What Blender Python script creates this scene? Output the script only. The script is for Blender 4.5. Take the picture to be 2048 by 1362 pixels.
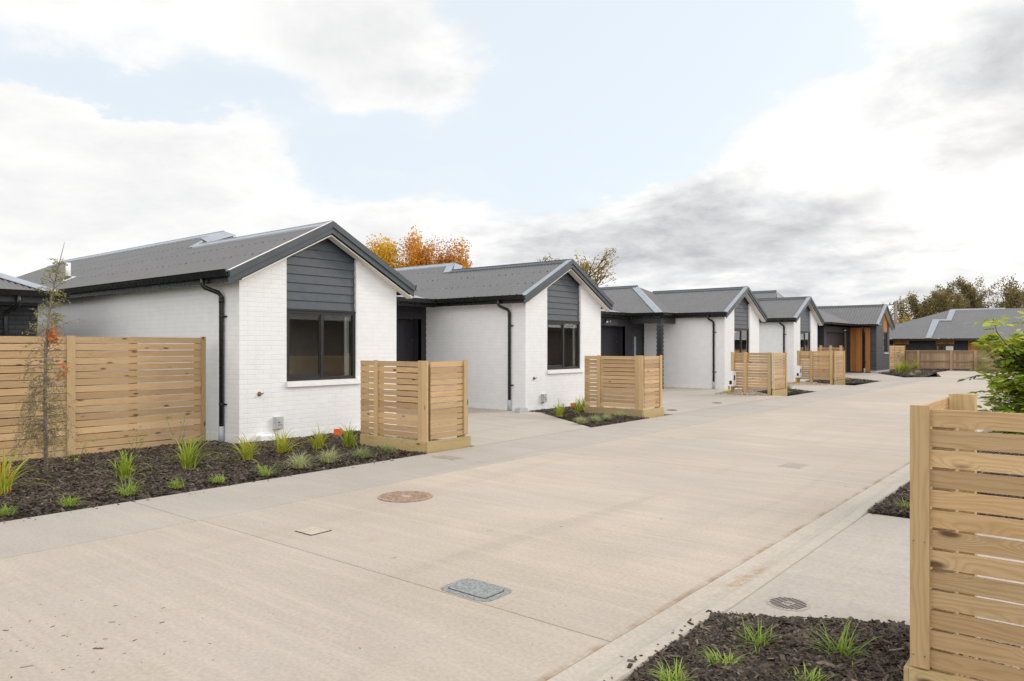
import bpy, bmesh, math, random
import numpy as np
from mathutils import Vector, Matrix
R = math.radians
for o in list(bpy.data.objects): bpy.data.objects.remove(o, do_unlink=True)
sc = bpy.context.scene
col = sc.collection
# ------------------------------------------------------------------ camera
cam = bpy.data.cameras.new('camera'); camo = bpy.data.objects.new('camera', cam); col.objects.link(camo)
YAW = 39.11
camo.location = (0, 0, 1.6); camo.rotation_euler = (R(90), 0, R(YAW))
cam.sensor_width = 36; cam.lens = 36 * 1465 / 2048; cam.shift_y = 9 / 2048
cam.clip_start = 0.05; cam.clip_end = 3000
sc.camera = camo
sc.render.resolution_x = 1024; sc.render.resolution_y = 681
sc.view_settings.view_transform = 'Standard'; sc.view_settings.look = 'None'
sc.view_settings.gamma = 1; sc.view_settings.exposure = 0.76
# ------------------------------------------------------------------ sun
SUN_EL, SUN_AZ = 30, 30          # azimuth measured from +Y (down the street) towards +X
sun = bpy.data.lights.new('sun', 'SUN'); suno = bpy.data.objects.new('sun', sun); col.objects.link(suno)
sun.energy = 0.85; sun.angle = R(16); sun.color = (1, .93, .83)
d = Vector((math.sin(R(SUN_AZ)) * math.cos(R(SUN_EL)), math.cos(R(SUN_AZ)) * math.cos(R(SUN_EL)), math.sin(R(SUN_EL))))
suno.rotation_euler = (-d).to_track_quat('-Z', 'Y').to_euler()

# ------------------------------------------------------------------ node helper
class NT:
    def __init__(s, tree): s.t = tree; s.t.nodes.clear()
    def n(s, typ, props=None, **ins):
        nd = s.t.nodes.new(typ)
        for k, v in (props or {}).items(): setattr(nd, k, v)
        for k, v in ins.items():
            k2 = k.replace('_', ' ')
            key = int(k[1:]) if k[0] == 'i' and k[1:].isdigit() else k2
            s.set(nd.inputs[key], v)
        return nd
    def set(s, inp, v):
        if isinstance(v, bpy.types.NodeSocket): s.t.links.new(v, inp)
        elif isinstance(v, bpy.types.Node): s.t.links.new(v.outputs[0], inp)
        elif isinstance(v, (tuple, list)) and len(v) == 3 and inp.type == 'RGBA': inp.default_value = (*v, 1)
        else: inp.default_value = v
    def m(s, op, a, b=0.0, c=0.0, clamp=False):
        nd = s.t.nodes.new('ShaderNodeMath'); nd.operation = op; nd.use_clamp = clamp
        for i, v in enumerate((a, b, c)): s.set(nd.inputs[i], v)
        return nd.outputs[0]
    def vm(s, op, a, b=(0, 0, 0), out=0):
        nd = s.t.nodes.new('ShaderNodeVectorMath'); nd.operation = op
        s.set(nd.inputs[0], a); s.set(nd.inputs[1], b)
        return nd.outputs['Value'] if op in ('LENGTH', 'DOT_PRODUCT', 'DISTANCE') else nd.outputs[0]
    def ss(s, v, a, b, lo=0.0, hi=1.0):
        nd = s.t.nodes.new('ShaderNodeMapRange'); nd.interpolation_type = 'SMOOTHSTEP'
        for i, x in enumerate((v, a, b, lo, hi)): s.set(nd.inputs[i], x)
        return nd.outputs[0]
    def mix(s, f, a, b, mode='MIX'):
        nd = s.t.nodes.new('ShaderNodeMix'); nd.data_type = 'RGBA'; nd.blend_type = mode
        s.set(nd.inputs[0], f); s.set(nd.inputs[6], a); s.set(nd.inputs[7], b)
        return nd.outputs[2]
    def noise(s, vec, scale, detail=4, rough=.55, dist=0.0, col=False):
        nd = s.t.nodes.new('ShaderNodeTexNoise')
        s.set(nd.inputs['Vector'], vec); nd.inputs['Scale'].default_value = scale; nd.inputs['Detail'].default_value = detail
        nd.inputs['Roughness'].default_value = rough; nd.inputs['Distortion'].default_value = dist
        return nd.outputs[1 if col else 0]
    def mul(s, vec, v): return s.vm('MULTIPLY', vec, v)
    def ramp(s, f, stops):
        nd = s.t.nodes.new('ShaderNodeValToRGB'); s.set(nd.inputs[0], f); e = nd.color_ramp.elements
        while len(e) < len(stops): e.new(.5)
        for i, (p, c) in enumerate(stops): e[i].position = p; e[i].color = (*c, 1)
        return nd.outputs[0]

# ------------------------------------------------------------------ world: sky + clouds by direction
w = bpy.data.worlds.new('World'); sc.world = w; w.use_nodes = True
q = NT(w.node_tree)
sky = q.n('ShaderNodeTexSky', dict(sky_type='NISHITA', sun_disc=False, sun_elevation=R(SUN_EL), sun_rotation=R(SUN_AZ), air_density=1.0, dust_density=2.0, ozone_density=1.0))
tc = q.n('ShaderNodeTexCoord').outputs['Generated']
dirn = q.vm('NORMALIZE', tc)
sp = q.n('ShaderNodeSeparateXYZ', Vector=dirn)
# azimuth (degrees, 0 = world heading 39 deg left of the street) and elevation
fwd = (-math.sin(R(YAW)), math.cos(R(YAW)), 0); rgt = (math.cos(R(YAW)), math.sin(R(YAW)), 0)
az = q.m('MULTIPLY', q.m('ARCTAN2', q.vm('DOT_PRODUCT', dirn, rgt), q.vm('DOT_PRODUCT', dirn, fwd)), 57.2958)
el = q.m('MULTIPLY', q.m('ARCSINE', sp.outputs[2]), 57.2958)
ae = q.n('ShaderNodeCombineXYZ', X=az, Y=el, Z=0.0).outputs[0]
elc = q.m('ADD', q.m('MAXIMUM', sp.outputs[2], 0.0), .22)
flat = q.vm('DIVIDE', dirn, q.n('ShaderNodeCombineXYZ', X=elc, Y=elc, Z=elc).outputs[0])
n1 = q.noise(flat, 1.9, 9, .58, .15)
n2 = q.noise(q.vm('ADD', flat, (3.1, 1.7, .4)), 4.2, 8, .6, .1)
warp = q.vm('MULTIPLY', q.vm('SUBTRACT', q.noise(flat, 2.6, 6, .6, 0, True), (.5, .5, .5)), (16, 9, 0))
aw = q.vm('ADD', ae, warp)
def blob(a, e, sa, se, wgt):
    dd = q.vm('LENGTH', q.vm('MULTIPLY', q.vm('SUBTRACT', aw, (a, e, 0)), (1 / sa, 1 / se, 0)))
    return q.ss(dd, 0.25, 1.0, wgt, 0.0)
def total(l):
    s = 0.0
    for b in l: s = q.m('ADD', s, blob(*b))
    return s
CLOUDS = [(-28, 25, 24, 7, .50), (-9, 21, 16, 5, .46), (-33, 11.5, 24, 6.2, .55), (-10, 7.5, 15, 4.6, .5), (-30, 6, 20, 5, .35), (14, 8.5, 18, 6.5, .62), (27, 12, 16, 9, .62),
          (36, 19, 15, 12, .62), (42, 26, 14, 9, .4), (6, 22, 16, 8, -.55), (6, 15, 13, 4.5, -.50), (-9, 14, 11, 2.2, -.36), (-27, 17, 12, 1.9, -.35), (20, 23, 8, 6, -.45), (0, 2, 90, 5.5, .45)]
cover = total(CLOUDS)
rear = q.ss(q.m('ABSOLUTE', q.m('ADD', az, 10.0)), 55, 110)
cover = q.m('ADD', cover, q.m('MULTIPLY', rear, .5))
cf = q.m('ADD', q.m('ADD', q.m('MULTIPLY', n1, 1.15), q.m('MULTIPLY', n2, .42)), cover)
dens = q.m('ADD', q.m('MULTIPLY', q.ss(cf, .74, 1.0), .62), q.m('MULTIPLY', q.ss(cf, .5, 1.2), .38))
n3 = q.noise(q.vm('ADD', flat, (7, 2, 1)), 2.8, 9, .62, .25)
backlit = q.m('ADD', q.m('MULTIPLY', q.ss(az, -14, 2), .56), .36)
shade = q.m('ADD', q.m('MULTIPLY', q.ss(cf, 1.02, 1.42), .55), q.m('MULTIPLY', q.m('SUBTRACT', n3, .46), 4.0))
shade = q.m('ADD', shade, total([(9, 8.2, 14, 3.0, .22), (37, 16.5, 8, 2.6, .6), (33, 13.5, 6, 2.0, .5), (26, 15, 11, 5, -.75), (28, 23, 14, 6, -.7), (6, 8.5, 9, 2.6, .25), (17, 9, 11, 2.4, .35), (26, 7.5, 10, 1.8, .35), (22, 9.5, 12, 2.4, .2), (34, 9.5, 11, 2.6, -.75), (20, 4.6, 30, 2.0, -.35)]))
shade = q.m('MULTIPLY', shade, q.m('MULTIPLY', backlit, .62), clamp=True)
ccol = q.ramp(shade, [(0, (6.0, 5.97, 5.93)), (.35, (4.95, 4.97, 5.03)), (1, (3.1, 3.15, 3.3))])
glow = q.ss(q.vm('LENGTH', q.vm('MULTIPLY', q.vm('SUBTRACT', ae, (35, 10, 0)), (1 / 17, 1 / 9, 0))), 0.0, 1.0, 1.0, 0.0)
ccol = q.mix(q.m('MULTIPLY', glow, .42), ccol, (8.2, 7.9, 7.5))
# unseen clouds behind the camera are brightened to lift the dim side walls
ccol = q.mix(rear, ccol, q.mix(1.0, ccol, (1.95, 1.9, 1.85), 'MULTIPLY'))
veil = q.mix(.8, sky.outputs[0], (5.35, 5.8, 6.15))
skyc = q.mix(dens, veil, ccol)
below = q.ss(sp.outputs[2], -.02, 0.0, 1.0, 0.0)
skyc = q.mix(below, skyc, (2.5, 2.4, 2.2))
bg = q.n('ShaderNodeBackground', Color=skyc, Strength=.1)
q.n('ShaderNodeOutputWorld', Surface=bg)

# ------------------------------------------------------------------ materials
MATS = {}
def pbr(name, fn=None, base=(.5, .5, .5), rough=.7, metal=0.0, spec=.5):
    m = bpy.data.materials.new(name); m.use_nodes = True
    t = NT(m.node_tree)
    b = t.n('ShaderNodeBsdfPrincipled', Base_Color=base, Roughness=rough, Metallic=metal)
    b.inputs['Specular IOR Level'].default_value = spec
    t.n('ShaderNodeOutputMaterial', Surface=b)
    if fn: fn(t, b)
    MATS[name] = m
    return m
def objc(t): return t.n('ShaderNodeTexCoord').outputs['Object']
def uvc(t): return t.n('ShaderNodeTexCoord').outputs['UV']
def rnd(t): return t.n('ShaderNodeAttribute', dict(attribute_name='rnd')).outputs['Fac']
def bump(t, b, h, dist, st=1.0):
    bp = t.n('ShaderNodeBump', Height=h, Distance=dist, Strength=st); t.set(b.inputs['Normal'], bp.outputs[0])
def plain(name, base, rough=.6, var=.12, scale=6, metal=0.0, bmp=0.0, spec=.5):
    def f(t, b):
        nz = t.noise(objc(t), scale, 5, .6)
        k = t.ss(nz, .3, .7, 1 - var, 1 + var)
        t.set(b.inputs['Base Color'], t.mix(1.0, base, t.n('ShaderNodeCombineColor', Red=k, Green=k, Blue=k).outputs[0], 'MULTIPLY'))
        t.set(b.inputs['Roughness'], t.ss(t.noise(objc(t), scale * 3, 3), .3, .7, rough - .08, rough + .08))
        if bmp: bump(t, b, t.noise(objc(t), scale * 12, 3), bmp)
    return pbr(name, f, base, rough, metal, spec)
def concrete(name, ca, cb, cs, sc_=1.0, spots=1.0, edge=None, patch=None):
    def f(t, b):
        o = objc(t)
        big = t.noise(o, .33, 5, .6, .5); mid = t.noise(t.mul(o, (.45, 2.2, 1)), 1.1, 7, .65, .6); fine = t.noise(o, 38, 5, .7)
        streak = t.noise(t.mul(o, (.35, 7, 1)), 1.6, 5, .6, .3)
        c = t.mix(t.ss(big, .38, .62), ca, cb)
        c = t.mix(t.ss(t.noise(t.vm('ADD', o, (31, 7, 0)), .16, 4, .6, .8), .42, .62, 0, .7), c, cs)
        tyre = t.noise(t.mul(o, (1.6, .10, 1)), 1.0, 6, .65, .5)
        c = t.mix(t.ss(tyre, .52, .68, 0, .35), c, tuple(x * .8 for x in cs))
        c = t.mix(t.ss(mid, .38, .72, 0, .55), c, cs)
        c = t.mix(t.ss(streak, .45, .7, 0, .3), c, tuple(x * 1.13 for x in ca))
        st = t.m('MULTIPLY', t.ss(t.noise(o, .9, 6, .7, 1.2), .55, .72), t.ss(t.noise(t.vm('ADD', o, (9, 4, 0)), 3.2, 5, .7), .45, .65))
        c = t.mix(t.m('MULTIPLY', st, .5 * spots), c, (.36, .26, .15))
        v = t.n('ShaderNodeTexVoronoi', dict(feature='F1'), Vector=t.vm('ADD', o, t.vm('MULTIPLY', t.noise(o, 6, 3, .6, 0, True), (.2, .2, 0))), Scale=2.3)
        sp_ = t.m('MULTIPLY', t.ss(v.outputs['Distance'], .035, .05, 1, 0), t.ss(t.n('ShaderNodeSeparateColor', Color=v.outputs['Color']).outputs[0], .45, .5))
        c = t.mix(t.m('MULTIPLY', sp_, .6 * spots), c, (.1, .085, .07))
        xs_ = t.n('ShaderNodeSeparateXYZ', Vector=o)
        if edge is not None:      # silt washed into the joint
            e_ = t.ss(t.m('ABSOLUTE', t.m('SUBTRACT', xs_.outputs[0], edge)), .004, .05, 1, 0)
            c = t.mix(t.m('MULTIPLY', e_, t.ss(t.noise(o, 2.4, 5, .7), .4, .62, 0, .75)), c, (.25, .15, .07))
        if patch is not None:     # clay stain
            dd = t.vm('LENGTH', t.vm('MULTIPLY', t.vm('SUBTRACT', t.vm('ADD', o, t.vm('MULTIPLY', t.vm('SUBTRACT', t.noise(o, 7, 4, .7, 0, True), (.5, .5, .5)), (.25, .7, 0))), (*patch, 0)), (1 / .07, 1 / .55, 0)))
            c = t.mix(t.m('MULTIPLY', t.ss(dd, .3, 1.2, 1, 0), t.ss(t.noise(o, 16, 4, .7), .38, .6, 0, .7)), c, (.36, .22, .10))
        k = t.ss(fine, .25, .75, .88, 1.12)
        c = t.mix(1.0, c, t.n('ShaderNodeCombineColor', Red=k, Green=k, Blue=k).outputs[0], 'MULTIPLY')
        t.set(b.inputs['Base Color'], c)
        t.set(b.inputs['Roughness'], t.ss(mid, .3, .7, .6, .8))
        bump(t, b, t.m('ADD', fine, t.noise(t.mul(o, (3, 60, 1)), 2, 3)), .0012)
    return pbr(name, f, ca, .7, 0, .35)
concrete('concrete_road', (.485, .41, .34), (.41, .365, .32), (.39, .335, .275), edge=-2.085, spots=1.15)
concrete('concrete_path', (.395, .355, .315), (.43, .38, .33), (.345, .315, .285), spots=1.2)
concrete('concrete_drive', (.44, .395, .345), (.47, .415, .36), (.37, .33, .29))
concrete('concrete_kerb', (.48, .425, .36), (.45, .405, .35), (.40, .36, .31), spots=1.5, patch=(-1.93, 5.0))
def brick(name, ca, cb, cm, bumpd, bw=.24, rh=.086, mort=.008):
    def f(t, b):
        u = uvc(t)
        ud = t.vm('ADD', u, t.mul(t.vm('SUBTRACT', t.noise(u, 3.0, 2, .5, 0, True), (.5, .5, .5)), (.008, .008, 0)))
        br = t.n('ShaderNodeTexBrick', dict(offset=.5), Vector=ud, Color1=ca, Color2=cb, Mortar=cm, Scale=1.0)
        br.inputs['Mortar Size'].default_value = mort; br.inputs['Mortar Smooth'].default_value = .6; br.inputs['Bias'].default_value = 0
        br.inputs['Brick Width'].default_value = bw; br.inputs['Row Height'].default_value = rh
        k = t.ss(t.noise(u, 5, 4, .6), .3, .7, .97, 1.02)
        c = t.mix(1.0, br.outputs['Color'], t.n('ShaderNodeCombineColor', Red=k, Green=k, Blue=k).outputs[0], 'MULTIPLY')
        t.set(b.inputs['Base Color'], c)
        h = t.m('ADD', t.m('MULTIPLY', br.outputs['Fac'], -1.0), t.m('MULTIPLY', t.noise(u, 28, 4, .6), .25))
        bump(t, b, h, bumpd)
    return pbr(name, f, ca, .55, 0, .4)
brick('white_brick', (.765, .775, .79), (.75, .76, .775), (.722, .732, .742), .0019, .29, .0795, .006)
brick('dark_brick', (.033, .034, .042), (.022, .022, .027), (.009, .009, .010), .006)
brick('grey_brick', (.075, .08, .09), (.05, .053, .06), (.022, .022, .024), .006)
brick('brown_brick', (.16, .125, .10), (.12, .095, .08), (.07, .06, .05), .006)
plain('white_paint', (.78, .785, .79), .55, .05)
plain('soffit_paint', (.74, .71, .66), .6, .05)
plain('roof_grey', (.152, .150, .151), .5, .03, .8, spec=.4)
plain('flashing_grey', (.30, .33, .37), .38, .08, 2, spec=.6)
plain('barge_grey', (.058, .070, .081), .42, .1, 4, spec=.5)
plain('gutter_black', (.012, .0125, .013), .3, .1, 5, spec=.5)
plain('frame_black', (.018, .017, .0165), .4, .1, 8)
plain('cladding_blue', (.053, .066, .082), .5, .1, 9, bmp=.0008)
plain('cladding_dark', (.024, .024, .029), .5, .12, 9, bmp=.0008)
plain('door_dark', (.028, .027, .033), .45, .1, 4)
plain('plastic_grey', (.42, .43, .43), .5, .06)
plain('pipe_grey', (.36, .39, .42), .5, .06)
plain('white_enamel', (.8, .8, .8), .35, .03)
plain('glass_frosted', (.30, .36, .40), .3, .05)
plain('screw_dark', (.06, .057, .055), .5, .1)
plain('yellow_plastic', (.62, .50, .03), .5, .08)
plain('orange_plastic', (.85, .11, .02), .5, .05)
plain('room_wall', (.66, .63, .60), .8, .05)
plain('curtain_cloth', (.72, .76, .74), .8, .05)
plain('steel', (.4, .4, .4), .35, .1, metal=1.0)
plain('cream_lid', (.50, .44, .34), .6, .12, 30)
plain('black_gap', (.02, .018, .015), .8, .1)
plain('galv_lid', (.25, .26, .26), .85, .4, 70, bmp=.002)
plain('iron_rust', (.36, .26, .19), .7, .3, 22, bmp=.002)
plain('grate_grey', (.36, .31, .27), .65, .12, 25)
plain('brown_tap', (.22, .13, .07), .6, .2)
plain('bark_grey', (.20, .165, .13), .85, .3, 30, bmp=.004)
plain('bark_dark', (.085, .062, .045), .9, .3, 12)
plain('pole_wood', (.22, .19, .165), .85, .2, 6)
plain('soil', (.022, .017, .014), .95, .4, 14, bmp=.02)
plain('earth', (.10, .11, .045), .95, .3, .4)
plain('tie_green', (.05, .08, .03), .7, .1)
def glass_fn(t, b):
    f = t.n('ShaderNodeFresnel', IOR=1.5).outputs[0]
    f = t.m('MULTIPLY', f, 3.6, clamp=True)
    tr = t.n('ShaderNodeBsdfTransparent', Color=(.93, .93, .91)); gl = t.n('ShaderNodeBsdfGlossy', Color=(.95, .95, .95), Roughness=.005)
    mx = t.n('ShaderNodeMixShader', i0=f, i1=tr.outputs[0], i2=gl.outputs[0])
    out = [n for n in t.t.nodes if n.type == 'OUTPUT_MATERIAL'][0]
    t.t.links.new(mx.outputs[0], out.inputs[0]); t.t.nodes.remove(b)
pbr('window_glass', glass_fn)
def wood(name, ca, cb, cd, knots=1.0):
    def f(t, b):
        u = uvc(t); r = rnd(t)
        su = t.n('ShaderNodeSeparateXYZ', Vector=u)
        kn = t.n('ShaderNodeTexVoronoi', dict(feature='F1'), Vector=t.mul(u, (2.9, 8.0, 0)), Scale=1.0)
        kn.inputs['Randomness'].default_value = 1.0
        kd = kn.outputs['Distance']
        has = t.ss(t.n('ShaderNodeSeparateColor', Color=kn.outputs['Color']).outputs[1], 0.42, .46)
        near = t.m('MULTIPLY', t.ss(kd, .0, .5, 1, 0), has)
        lowf = t.noise(t.mul(u, (.9, 5, 0)), 1.0, 3, .5)
        wv = t.m('ADD', t.m('MULTIPLY', su.outputs[1], 260.0), t.m('ADD', t.m('MULTIPLY', lowf, 60.0), t.m('MULTIPLY', near, 26.0)))
        ring = t.m('ADD', t.m('MULTIPLY', t.m('SINE', wv), .5), .5)
        fib = t.noise(t.mul(u, (5, 190, 0)), 1.0, 4, .6)
        c = t.mix(r, ca, cb)
        c = t.mix(t.m('MULTIPLY', t.m('POWER', ring, 2.4), .38), c, cd)
        c = t.mix(t.ss(fib, .45, .75, 0, .25), c, cd)
        c = t.mix(t.ss(t.noise(t.mul(u, (1.3, 9, 0)), 1.0, 4, .6), .5, .7, 0, .4), c, cd)
        core = t.m('MULTIPLY', t.ss(kd, .06, .19, 1, 0), has)
        c = t.mix(t.m('MULTIPLY', core, .9 * knots), c, (.09, .045, .022))
        k = t.m('ADD', t.m('MULTIPLY', t.m('FRACT', t.m('MULTIPLY', r, 7.31)), .34), .82)
        c = t.mix(1.0, c, t.n('ShaderNodeCombineColor', Red=k, Green=k, Blue=k).outputs[0], 'MULTIPLY')
        t.set(b.inputs['Base Color'], c)
        bump(t, b, t.m('ADD', fib, t.m('MULTIPLY', ring, .4)), .0012)
    return pbr(name, f, ca, .68, 0, .3)
wood('pine', (.475, .315, .165), (.545, .385, .215), (.34, .195, .09))
wood('pine_post', (.50, .35, .185), (.54, .395, .22), (.37, .225, .11))
wood('pine_green', (.43, .335, .17), (.49, .37, .19), (.30, .21, .085))
wood('paling_wood', (.34, .23, .15), (.43, .31, .205), (.22, .14, .085), .4)
wood('cedar', (.42, .17, .045), (.50, .215, .06), (.29, .105, .028), .1)
def leafmat(name, stops, rough=.5, trans=.35):
    def f(t, b):
        c = t.ramp(rnd(t), stops)
        t.set(b.inputs['Base Color'], c)
        tl = t.n('ShaderNodeBsdfTranslucent', Color=t.mix(1.0, c, (1.3, 1.25, .8), 'MULTIPLY'))
        mx = t.n('ShaderNodeMixShader', i0=trans, i1=b.outputs[0], i2=tl.outputs[0])
        out = [n for n in t.t.nodes if n.type == 'OUTPUT_MATERIAL'][0]
        t.t.links.new(mx.outputs[0], out.inputs[0])
    return pbr(name, f, (.1, .2, .05), rough, 0, .3)
leafmat('leaf_flax', [(0, (.11, .18, .03)), (.4, (.26, .35, .04)), (.8, (.48, .50, .07)), (1, (.55, .34, .07))])
leafmat('leaf_lime', [(0, (.14, .23, .04)), (.6, (.27, .38, .06)), (1, (.38, .46, .10))])
leafmat('leaf_sedge', [(0, (.17, .22, .09)), (.5, (.34, .38, .19)), (1, (.52, .53, .33))])
leafmat('leaf_twig', [(0, (.10, .13, .03)), (.6, (.22, .22, .06)), (1, (.34, .26, .10))])
leafmat('leaf_shrub', [(0, (.08, .13, .025)), (.4, (.21, .30, .04)), (.75, (.42, .50, .07)), (1, (.66, .60, .11))])
leafmat('leaf_dry', [(0, (.38, .12, .04)), (1, (.62, .25, .09))])
leafmat('leaf_orange', [(0, (.34, .14, .02)), (.5, (.62, .30, .03)), (1, (.72, .46, .08))])
leafmat('leaf_yellow', [(0, (.36, .22, .02)), (.5, (.64, .40, .03)), (1, (.72, .54, .08))])
leafmat('leaf_red', [(0, (.32, .13, .04)), (.5, (.52, .24, .06)), (1, (.64, .38, .12))])
leafmat('leaf_olive', [(0, (.15, .115, .035)), (.5, (.32, .225, .05)), (1, (.48, .34, .08))])
leafmat('leaf_gum', [(0, (.11, .09, .045)), (.5, (.20, .16, .075)), (1, (.32, .25, .11))])
leafmat('leaf_birch', [(0, (.13, .14, .04)), (.5, (.30, .30, .08)), (1, (.44, .40, .15))])
leafmat('bark_chip', [(0, (.024, .017, .012)), (.5, (.075, .056, .042)), (.85, (.155, .118, .09)), (1, (.29, .23, .17))], .75, 0.0)
leafmat('pebble', [(0, (.28, .22, .15)), (.5, (.48, .39, .29)), (1, (.66, .58, .47))], .7, 0.0)

# ------------------------------------------------------------------ mesh builder
class MB:
    def __init__(s, seed=0): s.v = []; s.f = []; s.mi = []; s.uv = []; s.r = []; s.sm = []; s.rg = random.Random(seed)
    def face(s, pts, mi=0, uv=None, r=0.0, smooth=False, base=None):
        b = len(s.v)
        if base is None: s.v += [tuple(p) for p in pts]; idx = list(range(b, b + len(pts)))
        else: idx = base; 
        if uv is None:
            P = [s.v[i] for i in idx]
            a, c, e = Vector(P[0]), Vector(P[1]), Vector(P[2]); n = (c - a).cross(e - a)
            if n.length < 1e-12 and len(P) > 3: n = (c - a).cross(Vector(P[3]) - a)
            ax = max(range(3), key=lambda i: abs(n[i]))
            uv = [(p[1], p[2]) if ax == 0 else (p[0], p[2]) if ax == 1 else (p[0], p[1]) for p in P]
        s.f.append(idx); s.mi.append(mi); s.uv.append(uv); s.r.append(r); s.sm.append(smooth)
    def box(s, x0, x1, y0, y1, z0, z1, mi=0, wood=False, M=None, top=None):
        c = [(x, y, z) for x in (x0, x1) for y in (y0, y1) for z in (z0, z1)]
        quads = [(0, 1, 3, 2), (4, 6, 7, 5), (0, 4, 5, 1), (2, 3, 7, 6), (0, 2, 6, 4), (1, 5, 7, 3)]
        dims = (abs(x1 - x0), abs(y1 - y0), abs(z1 - z0)); L = dims.index(max(dims)); oth = [i for i in range(3) if i != L]
        r = s.rg.random(); du, dv = s.rg.random() * 40, s.rg.random() * 40
        P = [M @ Vector(p) for p in c] if M is not None else c
        for qd in quads:
            uv = None
            if wood:
                pts = [c[i] for i in qd]; sp = [max(p[i] for p in pts) - min(p[i] for p in pts) for i in oth]
                k = oth[0] if sp[0] > sp[1] else oth[1]
                uv = [(p[L] + du, p[k] + dv + (0 if k == oth[0] else .31)) for p in pts]
            s.face([P[i] for i in qd], mi, uv, r)
    def prism(s, poly, ax, a0, a1, mi=0, r=0.0):
        """poly: 2-d outline (counter-clockwise in the two remaining axes), extruded along axis ax"""
        def mk(p, a): return (a, p[0], p[1]) if ax == 0 else (p[0], a, p[1]) if ax == 1 else (p[0], p[1], a)
        A = [mk(p, a0) for p in poly]; B = [mk(p, a1) for p in poly]; n = len(poly)
        fl = (ax == 1)
        s.face(A if fl else A[::-1], mi, None, r); s.face(B[::-1] if fl else B, mi, None, r)
        for i in range(n):
            j = (i + 1) % n
            q_ = [A[i], A[j], B[j], B[i]]
            s.face(q_[::-1] if fl else q_, mi, None, r)
    def tube(s, pts, rad, n=8, mi=0, r=0.0, cap=True, smooth=True):
        pts = [Vector(p) for p in pts]
        if not isinstance(rad, (list, tuple)): rad = [rad] * len(pts)
        rings = []; up = None
        for i, p in enumerate(pts):
            t = (pts[min(i + 1, len(pts) - 1)] - pts[max(i - 1, 0)]).normalized()
            if up is None: up = Vector((0, 0, 1)) if abs(t.z) < .9 else Vector((1, 0, 0))
            a = t.cross(up).normalized(); b = a.cross(t).normalized(); up = b
            base = len(s.v)
            for k in range(n):
                th = 2 * math.pi * k / n
                s.v.append(tuple(p + (a * math.cos(th) + b * math.sin(th)) * rad[i]))
            rings.append(list(range(base, base + n)))
        for A, B in zip(rings, rings[1:]):
            for k in range(n):
                j = (k + 1) % n
                s.face(None, mi, [(0, 0)] * 4, r, smooth, [A[k], B[k], B[j], A[j]])
        if cap:
            s.face(None, mi, [(0, 0)] * n, r, False, rings[0]); s.face(None, mi, [(0, 0)] * n, r, False, rings[-1][::-1])
    def cyl(s, c, rad, z0, z1, n=24, mi=0): s.tube([(c[0], c[1], z0), (c[0], c[1], z1)], rad, n, mi)
    def build(s, name, mats, parent=None, loc=None, bevel=0.0):
        me = bpy.data.meshes.new(name); me.from_pydata(s.v, [], s.f)
        for m in (mats if isinstance(mats, (list, tuple)) else [mats]): me.materials.append(MATS[m])
        me.polygons.foreach_set('material_index', s.mi); me.polygons.foreach_set('use_smooth', s.sm)
        ul = me.uv_layers.new(name='UVMap')
        fl = np.array([c for f in s.uv for p in f for c in p], dtype=np.float32)
        ul.data.foreach_set('uv', fl)
        at = me.attributes.new('rnd', 'FLOAT', 'FACE'); at.data.foreach_set('value', np.array(s.r, dtype=np.float32))
        me.validate(); me.update()
        o = bpy.data.objects.new(name, me); col.objects.link(o)
        if parent is not None: o.parent = parent
        if loc is not None: o.location = loc
        if bevel:
            bv = o.modifiers.new('bevel', 'BEVEL'); bv.width = bevel; bv.segments = 2; bv.limit_method = 'ANGLE'
        return o
def np_mesh(name, verts, faces, rv, mat, parent=None, loc=None, extra=None):
    """verts (N,3), faces (M,k) arrays, rv per face"""
    me = bpy.data.meshes.new(name); verts = np.asarray(verts, np.float32); faces = np.asarray(faces, np.int32); M, k = faces.shape
    me.vertices.add(len(verts)); me.vertices.foreach_set('co', verts.ravel())
    me.loops.add(M * k); me.loops.foreach_set('vertex_index', faces.ravel())
    me.polygons.add(M); me.polygons.foreach_set('loop_start', np.arange(0, M * k, k, dtype=np.int32))
    me.update(calc_edges=True)
    me.materials.append(MATS[mat])
    at = me.attributes.new('rnd', 'FLOAT', 'FACE'); at.data.foreach_set('value', np.asarray(rv, np.float32))
    o = bpy.data.objects.new(name, me); col.objects.link(o)
    if parent is not None: o.parent = parent
    if loc is not None: o.location = loc
    return o
def thing(name, label, cat, loc=(0, 0, 0), group=None, rz=0.0):
    o = bpy.data.objects.new(name, None); col.objects.link(o); o.location = loc; o.rotation_euler = (0, 0, rz); o.empty_display_size = .3
    tag(o, label, cat, group); return o
def tag(o, label, cat, group=None):
    o['label'] = label; o['category'] = cat
    if group: o['group'] = group
    return o
def struct(o, kind='structure'): o['kind'] = kind; return o
def copy_tree(o, parent=None):
    c = o.copy(); col.objects.link(c)
    if parent is not None: c.parent = parent
    for ch in list(o.children): copy_tree(ch, c)
    return c

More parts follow.
